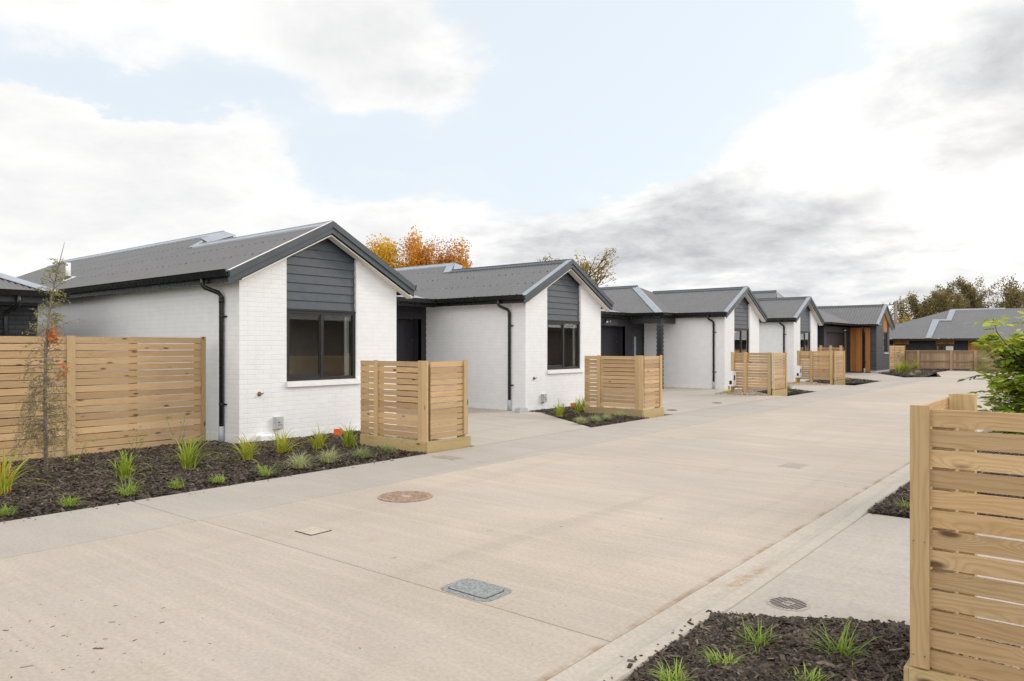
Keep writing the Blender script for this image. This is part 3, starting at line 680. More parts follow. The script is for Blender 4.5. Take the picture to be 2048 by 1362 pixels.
def gable_house(X0, Y0, label, kind, W=3.37, ov=.27, slope=SL, z0=2.75, brickm='white_brick', left_len=9.0):
    H = thing('brick_house', label, 'house', (X0, Y0, 0), 'single storey gabled houses along the driveway')
    zr = lambda y: z0 + slope * (min(y, W - y) + ov)
    ap = z0 + slope * (W / 2 + ov); half = W / 2
    wy0, wy1, wz0, wz1 = .88, 2.41, .98, 2.2
    if kind == 'dark': wy0, wy1, wz0, wz1 = 1.75, 2.75, 1.17, 2.35
    u = .21          # wall stops this far under the roof plane
    # --- walls
    mb = MB(); x1, x0 = 0.0, -.11
    mb.prism([(0, 0), (wy0, 0), (wy0, zr(wy0) - u), (0, zr(0) - u)], 0, x0, x1)
    if wy1 > half: mb.prism([(wy1, 0), (W, 0), (W, zr(W) - u), (wy1, zr(wy1) - u)], 0, x0, x1)
    mb.prism([(wy0, 0), (wy1, 0), (wy1, wz0 - .1), (wy0, wz0 - .1)], 0, x0, x1)
    mb.box(-left_len, x0 - .0005, 0, .11, 0, zr(0) - u); mb.box(-8, x0 - .0005, W - .11, W, 0, zr(0) - u)
    mb.box(-8.1, -8.0, .11, W - .11, 0, zr(0) - u)
    mb.build('wall', brickm, H)
    # reveal + cladding above the window
    mb = MB(); rw = .03
    mb.prism([(wy1 - rw, wz0), (wy1, wz0), (wy1, zr(wy1) - u - .004), (wy1 - rw, zr(wy1 - rw) - u - .004)], 0, -.1, -.004)
    mb.build('reveal', 'white_paint' if kind != 'dark' else 'barge_grey', H)
    mb = MB(); cy1 = wy1 - rw - .002
    if kind == 'dark':
        n = 7
        for i in range(n):
            a, b = wy0 + (cy1 - wy0) * i / n + .004, wy0 + (cy1 - wy0) * (i + 1) / n - .004
            mb.prism([(a, wz1 + .03), (b, wz1 + .03), (b, zr(b) - u), (a, zr(a) - u)], 0, -.09, -.03, 0, mb.rg.random())
        mb.build('cladding', 'cedar', H)
    else:
        boards(mb, -.07, wy0, cy1, wz1 + .03, ap - u, .152, .022, lambda y: zr(y) - u)
        mb.prism([(wy0, wz1), (cy1, wz1), (cy1, zr(cy1) - u), (half, ap - u), (wy0, zr(wy0) - u)], 0, -.09, -.0705)
        mb.build('cladding', 'cladding_blue', H)
    wn = window_part(H, -.045, wy0 + .004, cy1, wz0, wz1, .5, kind in ('a', 'b'))
    mb = MB(); mb.prism([(wy0 - .01, wz0 - .1), (wy1 + .07, wz0 - .1), (wy1 + .07, wz0 - .006), (wy0 - .01, wz0 - .006)], 0, -.1, .045); mb.build('sill', 'white_paint' if kind != 'dark' else 'plastic_grey', wn, None, .006)
    # dim room behind the glass
    mb = MB(); mb.box(-2.3, -2.2, .115, W - .115, 0, 2.44); mb.box(-3.5, -.12, .115, W - .115, .02, .1); mb.box(-3.5, -.12, .115, W - .115, 2.42, 2.46); mb.box(-2.2, -1.5, 1.35, 1.43, .1, 2.42); mb.box(-3.5, -.12, .113, .125, .1, 2.42); mb.box(-3.5, -.12, W - .125, W - .113, .1, 2.42)
    mb.build('room_lining', 'room_wall', H)
    # smooth base course
    mb = MB(); mb.box(-left_len, .004, -.004, .0, -.1, .13); mb.box(.0, .004, 0, W + .004, -.1, .13); mb.build('base_course', 'white_paint' if kind != 'dark' else 'plastic_grey', H)
    # --- soffits, barge boards
    mb = MB()
    mb.prism([(-.05, zr(-.05) - .225), (half, ap - .225), (half, ap - .205), (-.05, zr(-.05) - .205)], 0, .0015, .165)
    mb.prism([(half, ap - .225), (W + ov, zr(-ov) - .225), (W + ov, zr(-ov) - .205), (half, ap - .205)], 0, .0015, .165)
    zs = zr(0) - u
    mb.box(-left_len + .6, .0, -ov + .035, -.001, zs - .012, zs); mb.box(-8, .0, W + .001, W + ov - .035, zs - .012, zs)
    mb.build('soffit', 'soffit_paint', H)
    mb = MB()
    def band(a, b, x0_, x1_, ye=ov + .02):
        e = zr(-ov) - .02 * slope
        mb.prism([(-ye, e + a), (half, ap + a), (half, ap + b), (-ye, e + b)], 0, x0_, x1_)
        mb.prism([(half, ap + a), (W + ye, e + a), (W + ye, e + b), (half, ap + b)], 0, x0_, x1_)
    band(-.075, .035, .168, .225); band(-.18, -.075, .168, .2)
    mb.build('barge_board', 'barge_grey', H)
    mb = MB()
    for (ya, za, yb, zb) in ((-ov - .02, zr(-ov) - .01, half, ap), (W + ov + .02, zr(-ov) - .01, half, ap)):
        s_ = 1 if yb > ya else -1
        xf = .13 if kind == 'a' else .06
        P = [(xf, ya, za + .036), (.228, ya, za + .036), (.228, yb, zb + .036), (xf, yb, zb + .036)]
        P2 = [(xf, ya, za + .016), (xf, yb, zb + .016)]
        mb.face(P if s_ > 0 else P[::-1]); mb.face([P[0], P2[0], P2[1], P[3]])
    mb.build('barge_flashing', 'flashing_grey' if kind != 'a' else 'soffit_paint', H)
    return H, zr, ap, half

def rows_of_screws(mb, poly, zf, ys_, ca=0):
    """screw rows at constant ly"""
    for y in ys_:
        xs = []
        for i in range(len(poly)):
            p, q_ = poly[i], poly[(i + 1) % len(poly)]
            if (p[1] - y) * (q_[1] - y) < 0: t = (y - p[1]) / (q_[1] - p[1]); xs.append(p[0] + t * (q_[0] - p[0]))
        if len(xs) >= 2:
            x = max(xs) - .12
            while x > min(xs) + .1: screws(mb, [(x, y, zf(x, y) + .008)]); x -= .228
def finish_roof(H, kind, zr, ap, half, W, left_poly, main=None, extra=None, ov=.27, slope=SL, z0=2.75, back=-4.2):
    mb = MB()
    zl = lambda x, y: z0 + slope * (y + ov)
    zR = lambda x, y: z0 + slope * (W - y + ov)
    corrugated(mb, left_poly, 0, zl, .012, .084 if kind == 'a' else .105)
    corrugated(mb, [(.2, half), (.2, W + ov), (back - .6, W + ov), (back, half)], 0, zR)
    if kind in ('a', 'b'):
        ys_ = [-ov + .12 + .62 * i for i in range(5)]
        rows_of_screws(mb, left_poly, zl, ys_)
    if extra: extra(mb)
    rf = mb.build('roof', ['roof_grey', 'screw_dark'], H)
    return rf

# ---- house A (nearest) and B: wing with a higher main ridge behind
def house_AB(X0, Y0, label, kind, mx, my, cx, label_back=None):
    H, zr, ap, half = gable_house(X0, Y0, label, kind, left_len=9.0 if kind == 'a' else 3.41)
    W = 3.37; mz = 2.75 + SL * (my + .27)
    if kind == 'a': poly = [(.2, -.27), (.2, half), (mx + .45, half), (mx, my), (-14.5, my), (-17.3, -.27)]
    else: poly = [(.2, -.27), (.2, half), (mx + .45, half), (mx, my), (cx - (my + .27) / .356, my), (cx, -.27)]
    endx = -14.5 if kind == 'a' else cx - (my + .27) / .356
    def extra(mb):
        # main block right slope, hip facing the driveway, rear hip
        zmr = lambda x, y: mz - SL * (y - my)
        ye = my + (mz - 2.75) / SL
        corrugated(mb, [(mx, my), (endx, my), (endx - 2.4, ye), (mx + 1.6, ye)], 0, zmr)
        zh = lambda x, y: mz - .63 * (x - mx)
        corrugated(mb, [(mx, my), (mx + 2.1, ye), (mx + 2.1, half + .2), (mx + .45, half)], 1, zh)
        if kind == 'a':
            zb = lambda x, y: mz + .515 * (x - endx)
            corrugated(mb, [(endx, my), (endx - 2.8, -.27), (endx - 2.8, ye)], 1, zb)
    rf = finish_roof(H, kind, zr, ap, half, W, poly, None, extra, back=mx + .45)
    ridge_cap(rf, ((.2, half, ap), (mx + .42, half, ap), (0, 1), SL), 'flashing_grey' if kind == 'a' else 'barge_grey')
    ridge_cap(rf, ((mx, my, mz), (endx, my, mz), (0, 1), SL), 'flashing_grey')
    # step flashing between the two ridges, on the left slope, and the hip capping
    zl = lambda y: 2.75 + SL * (y + .27) + .016
    a, b = half - .12, my + .02
    flash_strip(rf, [[(mx + .47, a, zl(a)), (mx + .47 - .30, a, zl(a)), (mx - .30, b, zl(b)), (mx, b, zl(b))]])
    hz = lambda x: mz - .63 * (x - mx) + .02
    flash_strip(rf, [[(mx + .46, half, hz(mx + .46)), (mx, my, hz(mx)), (mx + .12, my + .22, hz(mx + .12)), (mx + .62, half + .1, hz(mx + .62))]], name='hip_flashing')
    runs = [((.20, -.24), (-9.0 if kind == 'a' else cx, -.24), (0, -1)), ((.20, W + .24), (-2.6, W + .24), (0, 1))] + ([((cx, -.36), (cx, -4.0), (1, 0))] if kind == 'b' else [])
    for g in runs: mb = MB(); gutter_run(mb, *g); mb.build('gutter', 'gutter_black', H)
    bx = [(-9 if kind == 'a' else cx, .16, -.24, -.215, 2.6, 2.77), (-2.6, .16, W + .215, W + .24, 2.6, 2.77)] + ([(cx - .03, cx - .004, -4.0, -.24, 2.58, 2.77)] if kind == 'b' else [])
    for g in bx: mb = MB(); mb.box(*g); mb.build('fascia', 'gutter_black', H)
    downpipe(H, -.46, -.05, -.60, -.30)
    # small things on the front wall
    mb = MB(); mb.box(.0, .075, .62, .77, .19, .39); mb.box(.075, .082, .63, .76, .2, .38)
    mbx = mb.build('meter_box', 'plastic_grey', H, None, .006)
    mb = MB(); mb.box(.082, .085, .66, .70, .29, .31); mb.box(.082, .085, .66, .74, .25, .26); mb.build('latch', 'screw_dark', mbx)
    mb = MB(); ty = .36 if kind == 'a' else .33; mb.tube([(0, ty, .79), (.05, ty, .79)], .016, 8); mb.tube([(.05, ty - .02, .775), (.05, ty + .045, .805)], .012, 8); mb.tube([(.002, ty, .79), (.008, ty, .79)], .04, 10); mb.build('tap', 'brown_tap', H)
    g0 = .30 if kind == 'a' else -.42
    mb = MB(); mb.box(.004, .16, g0, g0 + .3, -.05, .10); mb.box(.02, .145, g0 + .02, g0 + .28, .1, .115); mb.build('gully_surround', 'white_paint' if kind == 'a' else 'plastic_grey', H, None, .008)
    return H, rf
HA, rfA = house_AB(-10.88, 6.4, 'nearest white brick house with its long side wall beyond the tall slatted fence', 'a', -4.9, 2.5, None)
mb = MB(); vx, vy = -7.6, -.27 + .62; vz = 2.75 + SL * (vy + .27)
vx, vy, vz = -8.55, .55, 3.18
mb.tube([(vx, vy, vz), (vx, vy, vz + .40)], .055, 12); vp = mb.build('vent_pipe', 'white_enamel', HA)
mb = MB(); mb.tube([(vx, vy, vz - .03), (vx, vy, vz + .08)], [.10, .058], 12); mb.build('pipe_boot', 'tie_green', vp)
mb = MB(); M = Matrix.Translation((vx, vy, vz + .012)) @ Matrix.Rotation(math.atan(SL), 4, 'X'); mb.box(-.15, .15, -.13, .13, -.01, .012, 0, False, M); mb.build('pipe_flashing', 'white_enamel', vp)

HB, rfB = house_AB(-10.85, 13.86, 'second white brick house whose whole grey side slope shows over its garage recess', 'b', -4.46, 2.23, -2.8)
def recess(H, xr, ylo, cx, door, front=None, wallm='cladding_dark', zt=2.66):
    """set-back garage wall of a house (local coords)"""
    mb = MB(); z1 = 2.3
    segs = [(ylo, door[0])] if door[0] > ylo else []
    holes = [door] + ([front] if front else [])
    edges = [ylo]
    for h in holes: edges += [h[0], h[1]]
    edges.append(0)
    for i in range(0, len(edges), 2):
        if edges[i + 1] - edges[i] > .02: boards(mb, xr, edges[i], edges[i + 1], 0, z1)
    boards(mb, xr, ylo, 0, z1, zt)
    mb.box(xr - .1, xr - .002, ylo, door[0], 0, zt); mb.box(xr - .1, xr - .002, door[1], 0 if not front else front[0], 0, zt)
    mb.box(xr - .1, xr - .002, door[0], door[1], z1 - .01, zt)
    if front: mb.box(xr - .1, xr - .002, front[0], front[1], 2.2, zt); mb.box(xr - .1, xr - .002, front[1], 0, 0, zt)
    mb.build('garage_wall', wallm, H)
    door_roller(H, xr - .32, door[0], door[1], z1)
    mb = MB(); mb.box(xr - .32, xr + .022, door[1], door[1] + .035, 0, z1); mb.box(xr - .32, xr + .022, door[0], door[1], z1, z1 + .035); mb.build('door_jamb', 'door_dark', H)
    mb = MB(); mb.box(xr - .0, cx - .035, ylo, -.02, zt - .014, zt - .002); mb.build('recess_soffit', 'cladding_dark' if zt else '', H)
recess(HB, -3.41, -4.09, -2.8, (-3.9, -.18))
mb = MB(); zlow = lambda x, y: 2.75 + .185 * (-2.8 - x)
corrugated(mb, [(-2.8, -.27), (-2.8, -4.09), (-9.0, -4.09), (-9.0, 1.94)], 1, zlow, .004); mb.build('garage_roof', 'flashing_grey', HB)

# ---- house C: porch block + wing ; house D ; dark house E
HC, zr, ap, half = gable_house(-10.72, 25.35, 'third white brick house with a dark boarded porch post and white meter box', 'c', left_len=3.27)
W = 3.37
def extraC(mb):
    zp = lambda x, y: 2.75 + SL * (y + 1.25)
    corrugated(mb, [(-3.13, -1.25), (-1.86, -1.25), (-4.26, 1.15), (-9.88, 1.15)], 0, zp, .013, .115)
    zs = lambda x, y: 2.75 + SL * (-1.86 - x)
    corrugated(mb, [(-1.86, -1.25), (-1.86, -.27), (-3.815, 1.685), (-4.26, 1.15)], 1, zs)
    zb = lambda x, y: 4.0 - SL * (y - 1.15)
    corrugated(mb, [(-4.26, 1.15), (-9.88, 1.15), (-9.88, 3.5), (-1.9, 3.5)], 0, zb)
rfC = finish_roof(HC, 'c', zr, ap, half, W, [(.2, -.27), (.2, half), (-3.815, half), (-1.86, -.27)], None, extraC, back=-3.815)
ridge_cap(rfC, ((.2, half, ap), (-3.8, half, ap), (0, 1), SL), 'barge_grey')
ridge_cap(rfC, ((-4.2, 1.15, 4.0), (-9.88, 1.15, 4.0), (0, 1), SL), 'barge_grey')
z_p = lambda y: 2.75 + SL * (y + 1.25) + .014; z_s = lambda x: 2.75 + SL * (-1.86 - x) + .014
flash_strip(rfC, [[(-1.86, -1.25, z_p(-1.25)), (-2.12, -1.25, z_p(-1.25)), (-4.52, 1.15, z_p(1.15)), (-4.26, 1.15, z_p(1.15))], [(-1.86, -1.25, z_s(-1.86)), (-1.86, -1.12, z_s(-1.86)), (-4.2, 1.2, z_s(-4.2)), (-4.26, 1.15, z_s(-4.26))]], name='hip_flashing')
mb = MB(); zlow = lambda x, y: 2.75 + .185 * (-3.13 - x)
corrugated(mb, [(-3.13, -1.25), (-3.13, -8.14), (-9.0, -8.14), (-9.0, .84)], 1, zlow, .004); mb.build('garage_roof', 'flashing_grey', HC)
mb = MB(); gutter_run(mb, (.2, -.24), (-1.86, -.24), (0, -1)); gutter_run(mb, (.2, W + .24), (-3, W + .24), (0, 1)); gutter_run(mb, (-1.88, -.36), (-1.88, -1.22), (1, 0)); gutter_run(mb, (-1.75, -1.22), (-3.13, -1.22), (0, -1)); gutter_run(mb, (-3.13, -1.34), (-3.13, -8.1), (1, 0))
mb.build('gutter', 'gutter_black', HC)
mb = MB(); mb.box(-1.9, .16, -.24, -.215, 2.6, 2.77); mb.build('fascia', 'gutter_black', HC)
mb = MB(); mb.box(-1.91, -1.885, -1.2, -.24, 2.6, 2.77); mb.build('fascia', 'gutter_black', HC)
mb = MB(); mb.box(-3.13, -1.89, -1.218, -1.19, 2.6, 2.77); mb.build('fascia', 'gutter_black', HC)
mb = MB(); mb.box(-3.165, -3.14, -8.1, -1.22, 2.6, 2.77); mb.build('fascia', 'gutter_black', HC)
recess(HC, -3.27, -8.14, -3.13, (-3.9, -1.45), (-.98, -.08))
mb = MB(); mb.box(-3.34, -3.29, -.98, -.08, 0, 2.2); fd = mb.build('front_door', 'door_dark', HC)
mb = MB(); mb.box(-3.29, -3.283, -.74, -.60, .75, 1.92); mb.build('glazing', 'glass_frosted', fd)
mb = MB(); mb.tube([(-3.25, -.16, .9), (-3.25, -.16, 1.2)], .014, 8); mb.tube([(-3.29, -.16, .95), (-3.25, -.16, .95)], .01, 6); mb.tube([(-3.29, -.16, 1.15), (-3.25, -.16, 1.15)], .01, 6); mb.build('handle', 'gutter_black', fd)
mb = MB(); mb.box(-3.2, -1.95, -1.185, -.06, 2.605, 2.62); mb.build('porch_ceiling', 'soffit_paint', HC)
# porch post clad in weatherboards, beams
mb = MB(); px0, px1, py0, py1 = -2.08, -1.93, -1.17, -1.02
z = 0.0
while z < 2.36:
    for (e0, e1) in ((.03, .004),):
        A = [(px0 - e0, py0 - e0, z), (px1 + e0, py0 - e0, z), (px1 + e0, py1 + e0, z), (px0 - e0, py1 + e0, z)]; zt = min(z + .152, 2.4)
        B = [(px0 - e1, py0 - e1, zt), (px1 + e1, py0 - e1, zt), (px1 + e1, py1 + e1, zt), (px0 - e1, py1 + e1, zt)]
        for i in range(4): j = (i + 1) % 4; mb.face([A[i], A[j], B[j], B[i]])
        mb.face(A[::-1]); mb.face(B)
    z += .152
mb.build('porch_post', 'cladding_dark', HC)
mb = MB(); mb.box(-3.2, -1.92, -1.16, -1.04, 2.4, 2.6); mb.box(-2.06, -1.93, -1.038, -.002, 2.4, 2.598); mb.build('porch_beam', 'cladding_dark', HC)
security_light(HC, -3.245, -2.85, 2.5)
downpipe(HC, -.40, -.05, -.50, -.30)
def white_meter(x, y, label, w_=.23, d_=.28):
    t = thing('meter_cabinet', label, 'meter cabinet', (x, y, 0), 'white meter cabinets beside the bin screens')
    mb = MB(); mb.box(0, w_, 0, d_, .27, .75); mb.build('cabinet', 'white_enamel', t, None, .01)
    mb = MB(); mb.box(w_ * .5, w_ * .88, -.004, .001, .33, .45); mb.build('window', 'gutter_black', t)
    mb = MB(); mb.box(w_, w_ + .004, .09, .2, .46, .62); mb.build('side_window', 'gutter_black', t)
    mb = MB(); mb.tube([(.06, .1, -.02), (.06, .1, .27)], .032, 8); mb.build('riser', 'yellow_plastic', t)
white_meter(-9.60, 22.8, 'white meter cabinet on a yellow riser beside the third bin screen')

HD, zr, ap, half = gable_house(-10.67, 32.7, 'fourth white brick house partly hidden behind the third, next to the dark one', 'd', left_len=6)
def extraD(mb):
    zm = lambda x, y: 4.3 - .52 * (4.1 - y)
    corrugated(mb, [(-2.2, 4.1), (-11, 4.1), (-11, 1.12), (-1.1, 1.12)], 0, zm)
    zh = lambda x, y: 4.3 - 1.3 * (x + 2.2)
    corrugated(mb, [(-2.2, 4.1), (-1.0, 1.12), (-1.0, 7.1)], 1, zh)
    zb = lambda x, y: 4.3 - .52 * (y - 4.1)
    corrugated(mb, [(-2.2, 4.1), (-11, 4.1), (-11, 7.1), (-1.1, 7.1)], 0, zb)
rfD = finish_roof(HD, 'd', zr, ap, half, W, [(.2, -.27), (.2, half), (-4.2, half), (-7, -.27)], None, extraD, back=-4.2)
ridge_cap(rfD, ((.2, half, ap), (-3.2, half, ap), (0, 1), SL), 'barge_grey'); ridge_cap(rfD, ((-2.2, 4.1, 4.3), (-11, 4.1, 4.3), (0, 1), SL), 'barge_grey')
mb = MB(); gutter_run(mb, (.2, -.24), (-6, -.24), (0, -1)); mb.build('gutter', 'gutter_black', HD)
mb = MB(); gutter_run(mb, (.2, W + .24), (-1, W + .24), (0, 1)); mb.build('gutter', 'gutter_black', HD)
mb = MB(); mb.box(-6, .16, -.24, -.215, 2.6, 2.77); mb.build('fascia', 'gutter_black', HD)
mb = MB(); mb.box(-8, -1.3, W + .01, W + 3.4, 0, 2.7); mb.build('rear_wall', 'white_brick', HD)
downpipe(HD, -.41, -.05, -.5, -.30); white_meter(-9.98, 30.6, 'white meter cabinet beside the farthest bin screen')

HE, zr, ap, half = gable_house(-10.24, 45.6, 'dark brick house with orange timber cladding at the far end of the row', 'dark', W=3.2, ov=.45, slope=.6, z0=2.72, brickm='grey_brick', left_len=.32)
We = 3.2
mb = MB(); zE = lambda x, y: 2.72 + .6 * (y + .45)
corrugated(mb, [(.2, -.45), (.2, half), (-7, half), (-.95, -.45)], 0, zE, .018, .16)
corrugated(mb, [(.2, half), (.2, We + .45), (-7, We + .45), (-7, half)], 0, lambda x, y: 2.72 + .6 * (We - y + .45))
# street-facing slope over the garage: eave x=-.95 from y=-5.6 to -.45
zS = lambda x, y: 2.72 + .42 * (-.95 - x)
corrugated(mb, [(-.95, -.45), (-.95, -5.6), (-3.9, -2.9), (-3.9, 1.6)], 1, zS)
corrugated(mb, [(-.95, -5.6), (-3.9, -2.9), (-9, -2.9), (-9, -5.6)], 0, lambda x, y: 2.72 + .46 * (y + 5.6))
rfE = mb.build('roof', ['roof_grey', 'screw_dark'], HE)
ridge_cap(rfE, ((.2, half, ap), (-6.8, half, ap), (0, 1), .6), 'barge_grey')
mb = MB(); gutter_run(mb, (.2, -.42), (-.95, -.42), (0, -1)); mb.build('gutter', 'gutter_black', HE)
mb = MB(); gutter_run(mb, (-.95, -.54), (-.95, -5.6), (1, 0)); mb.build('gutter', 'gutter_black', HE)
mb = MB(); gutter_run(mb, (-.82, -5.58), (-8, -5.58), (0, -1)); mb.build('gutter', 'gutter_black', HE)
mb = MB(); gutter_run(mb, (.2, We + .42), (-6, We + .42), (0, 1)); mb.build('gutter', 'gutter_black', HE)
mb = MB(); n = 12
for i in range(n):
    a, b = -1.62 + 1.29 * i / n, -1.62 + 1.29 * (i + 1) / n
    if i == 8: continue
    mb.box(a + .004, b - .004, -.02, .05, .06, 2.6, 0, True)
mb.build('side_cladding', 'cedar', HE)
mb = MB(); mb.box(-1.62, -.33, .051, .12, 0, 2.66); mb.box(-1.5, -1.38, -5.2, -4.75, 0, 2.62); mb.box(-9, -1.5, -5.2, -5.08, 0, 2.62); mb.box(-1.5, -1.38, -4.75, -.02, 2.32, 2.62); mb.box(-1.5, -1.38, -.35, -.02, 0, 2.32); mb.build('garage_wall', 'dark_brick', HE)
door_roller(HE, -1.62, -4.75, -.35, 2.32)
security_light(HE, -1.38, -1.6, 2.5)
downpipe(HE, -.62, -.08, -.62, -.47, 2.6, 2.3)
# ---- dark brick house at the left edge
HF = thing('brick_house', 'dark brick house corner with hipped corrugated roof at the left picture edge', 'house', (-15.7, 5.09, 0), 'single storey houses along the driveway')
HF['group'] = 'single storey gabled houses along the driveway'; del HF['group']
mb = MB(); mb.box(-.11, 0, -11, 0, -.1, 2.42); mb.box(-8, -.1105, -.11, 0, -.1, 2.42); mb.build('wall', 'dark_brick', HF)
ex, ey, ez = .36, .30, 2.58
mb = MB(); corrugated(mb, [(ex, ey), (ex, -11), (-4, -11), (-4, ey - 4.36)], 1, lambda x, y: ez + .44 * (ex - x)); corrugated(mb, [(ex, ey), (-8, ey), (-8, ey - 4.36), (-4, ey - 4.36)], 0, lambda x, y: ez + .44 * (ey - y))
rfF = mb.build('roof', 'roof_grey', HF)
zc = lambda k: ez + .44 * k + .02
flash_strip(rfF, [[(ex, ey, zc(0)), (ex, ey - .3, zc(0)), (ex - 4.3, ey - 4.6, zc(4.3)), (ex - 4.3, ey - 4.3, zc(4.3))], [(ex, ey, zc(0)), (ex - 4.3, ey - 4.3, zc(4.3)), (ex - 4.6, ey - 4.3, zc(4.3)), (ex - .3, ey, zc(0))]], name='hip_flashing')
mb = MB(); gutter_run(mb, (ex - .02, ey + .1), (ex - .02, -11), (1, 0), ez + .02); mb.build('gutter', 'gutter_black', HF)
mb = MB(); gutter_run(mb, (ex + .1, ey - .02), (-8, ey - .02), (0, 1), ez + .02); mb.build('gutter', 'gutter_black', HF)
mb = MB(); mb.box(0, ex - .04, -11, .0, 2.405, 2.42); mb.box(-8, ex - .04, .001, ey - .04, 2.405, 2.42); mb.box(ex - .04, ex - .021, -11, ey - .02, 2.38, 2.57); mb.build('soffit', 'cladding_dark', HF)
mb = MB(); mb.box(0, .02, -11, -.0, 2.34, 2.4); mb.build('frieze', 'barge_grey', HF)
mb = MB(); mb.tube([(ex + .04, -.43, 2.49), (ex + .04, -.43, 2.36), (ex - .02, -.44, 2.3), (.07, -.52, 2.2), (.06, -.53, 2.1), (.06, -.53, 0)], .04, 10); mb.build('downpipe', 'gutter_black', HF)

# ---- hipped house beyond the far paling fence
HG = thing('brick_house', 'long hipped grey roof house with orange panels behind the far paling fence', 'house', (-9.7, 57, -.3))
ye = -.1
mb = MB(); zG = lambda x, y: 2.35 + .5 * (y - ye)
poly = [(-4.5, ye), (13, ye), (8, ye + 4.2), (.95, ye + 4.2), (-3.6, ye + 1.4)]
corrugated(mb, [(-4.2, ye), (13, ye), (9, ye + 4.0), (4.2, ye + 4.2), (.92, ye + 4.2), (-3.8, ye + 1.05)], 0, zG, .006, .152, 0, 8)
corrugated(mb, [(-3.8, ye + 1.05), (.92, ye + 4.2), (9, ye + 4.0), (9, ye + 8), (-3.8, ye + 8)], 0, lambda x, y: 2.35 + 2.1 - .5 * (y - ye - 4.2) if y > ye + 4.2 else zG(x, y), .006, .3, 0, 2)
rfG = mb.build('roof', 'roof_grey', HG)
zz = lambda y: zG(0, y) + .03
flash_strip(rfG, [[(0, ye, zz(ye)), (.36, ye, zz(ye)), (.46, ye + 2.5, zz(ye + 2.5)), (0.0, ye + 2.5, zz(ye + 2.5))], [(0.0, ye + 2.5, zz(ye + 2.5)), (1.2, ye + 2.45, zz(ye + 2.45)), (1.2, ye + 2.65, zz(ye + 2.65)), (0.0, ye + 2.7, zz(ye + 2.7))], [(.85, ye + 2.66, zz(ye + 2.66)), (1.2, ye + 2.66, zz(ye + 2.66)), (1.25, ye + 4.15, zz(ye + 4.15)), (.85, ye + 4.15, zz(ye + 4.15))]])
ridge_cap(rfG, ((.9, ye + 4.2, 4.45), (4.2, ye + 4.2, 4.45), (0, 1), .5), 'flashing_grey', .14)
mb = MB(); mb.box(-4.1, 13, .45, .6, 0, 2.3); mb.build('wall', 'dark_brick', HG)
mb = MB(); mb.box(-4.2, 13, ye - .12, ye, 2.2, 2.33); mb.build('gutter', 'gutter_black', HG)
for (a, b, z0_) in ((-2.1, -1.1, 1.95), (.55, 1.65, 1.95), (2.45, 4.6, .2)):
    mb = MB(); n = int((b - a) / .14)
    for i in range(n): mb.box(a + (b - a) * i / n + .006, a + (b - a) * (i + 1) / n - .006, .38, .449, z0_, 2.25 if z0_ > 1 else 2.3, 0, True)
    mb.build('timber_panel', 'cedar', HG)
for (a, b) in ((-2.1, -1.1), (.55, 1.65)):
    mb = MB(); mb.box(a, b, .40, .449, .8, 1.9); wn = mb.build('window', 'frame_black', HG)
    for k in (0, 1):
        m_ = MB(); u, v = a + .06 + k * (b - a) / 2, a + (b - a) / 2 * (k + 1) - .05; m_.box(u, v, .392, .399, .86, 1.84); m_.build('pane', 'window_glass', wn)
    if a > 0: m_ = MB(); m_.box(a + .6, b - .06, .385, .391, 1.55, 1.82); m_.build('blind', 'curtain_cloth', wn)
# ---- dark house across the driveway (outside the frame, mirrored in the windows)
HX = thing('brick_house', 'dark brick house across the driveway, mirrored in the white houses windows', 'house', (4.6, 10, 0))
mb = MB(); mb.box(0, 5, 0, 38, 0, 2.8); mb.build('wall', 'brown_brick', HX)
mb = MB(); mb.box(-.52, -.46, -.45, 38.45, 2.44, 2.66); mb.build('fascia', 'gutter_black', HX)
mb = MB(); corrugated(mb, [(-.5, -.5), (-.5, 38.5), (5, 34), (5, 4)], 1, lambda x, y: 2.6 + .45 * (x + .5), .008, .152, 0, 4); mb.build('roof', 'roof_grey', HX)
mb = MB(); mb.box(-.45, -.01, -.4, 38.4, 2.46, 2.48); mb.build('soffit', 'cedar', HX)
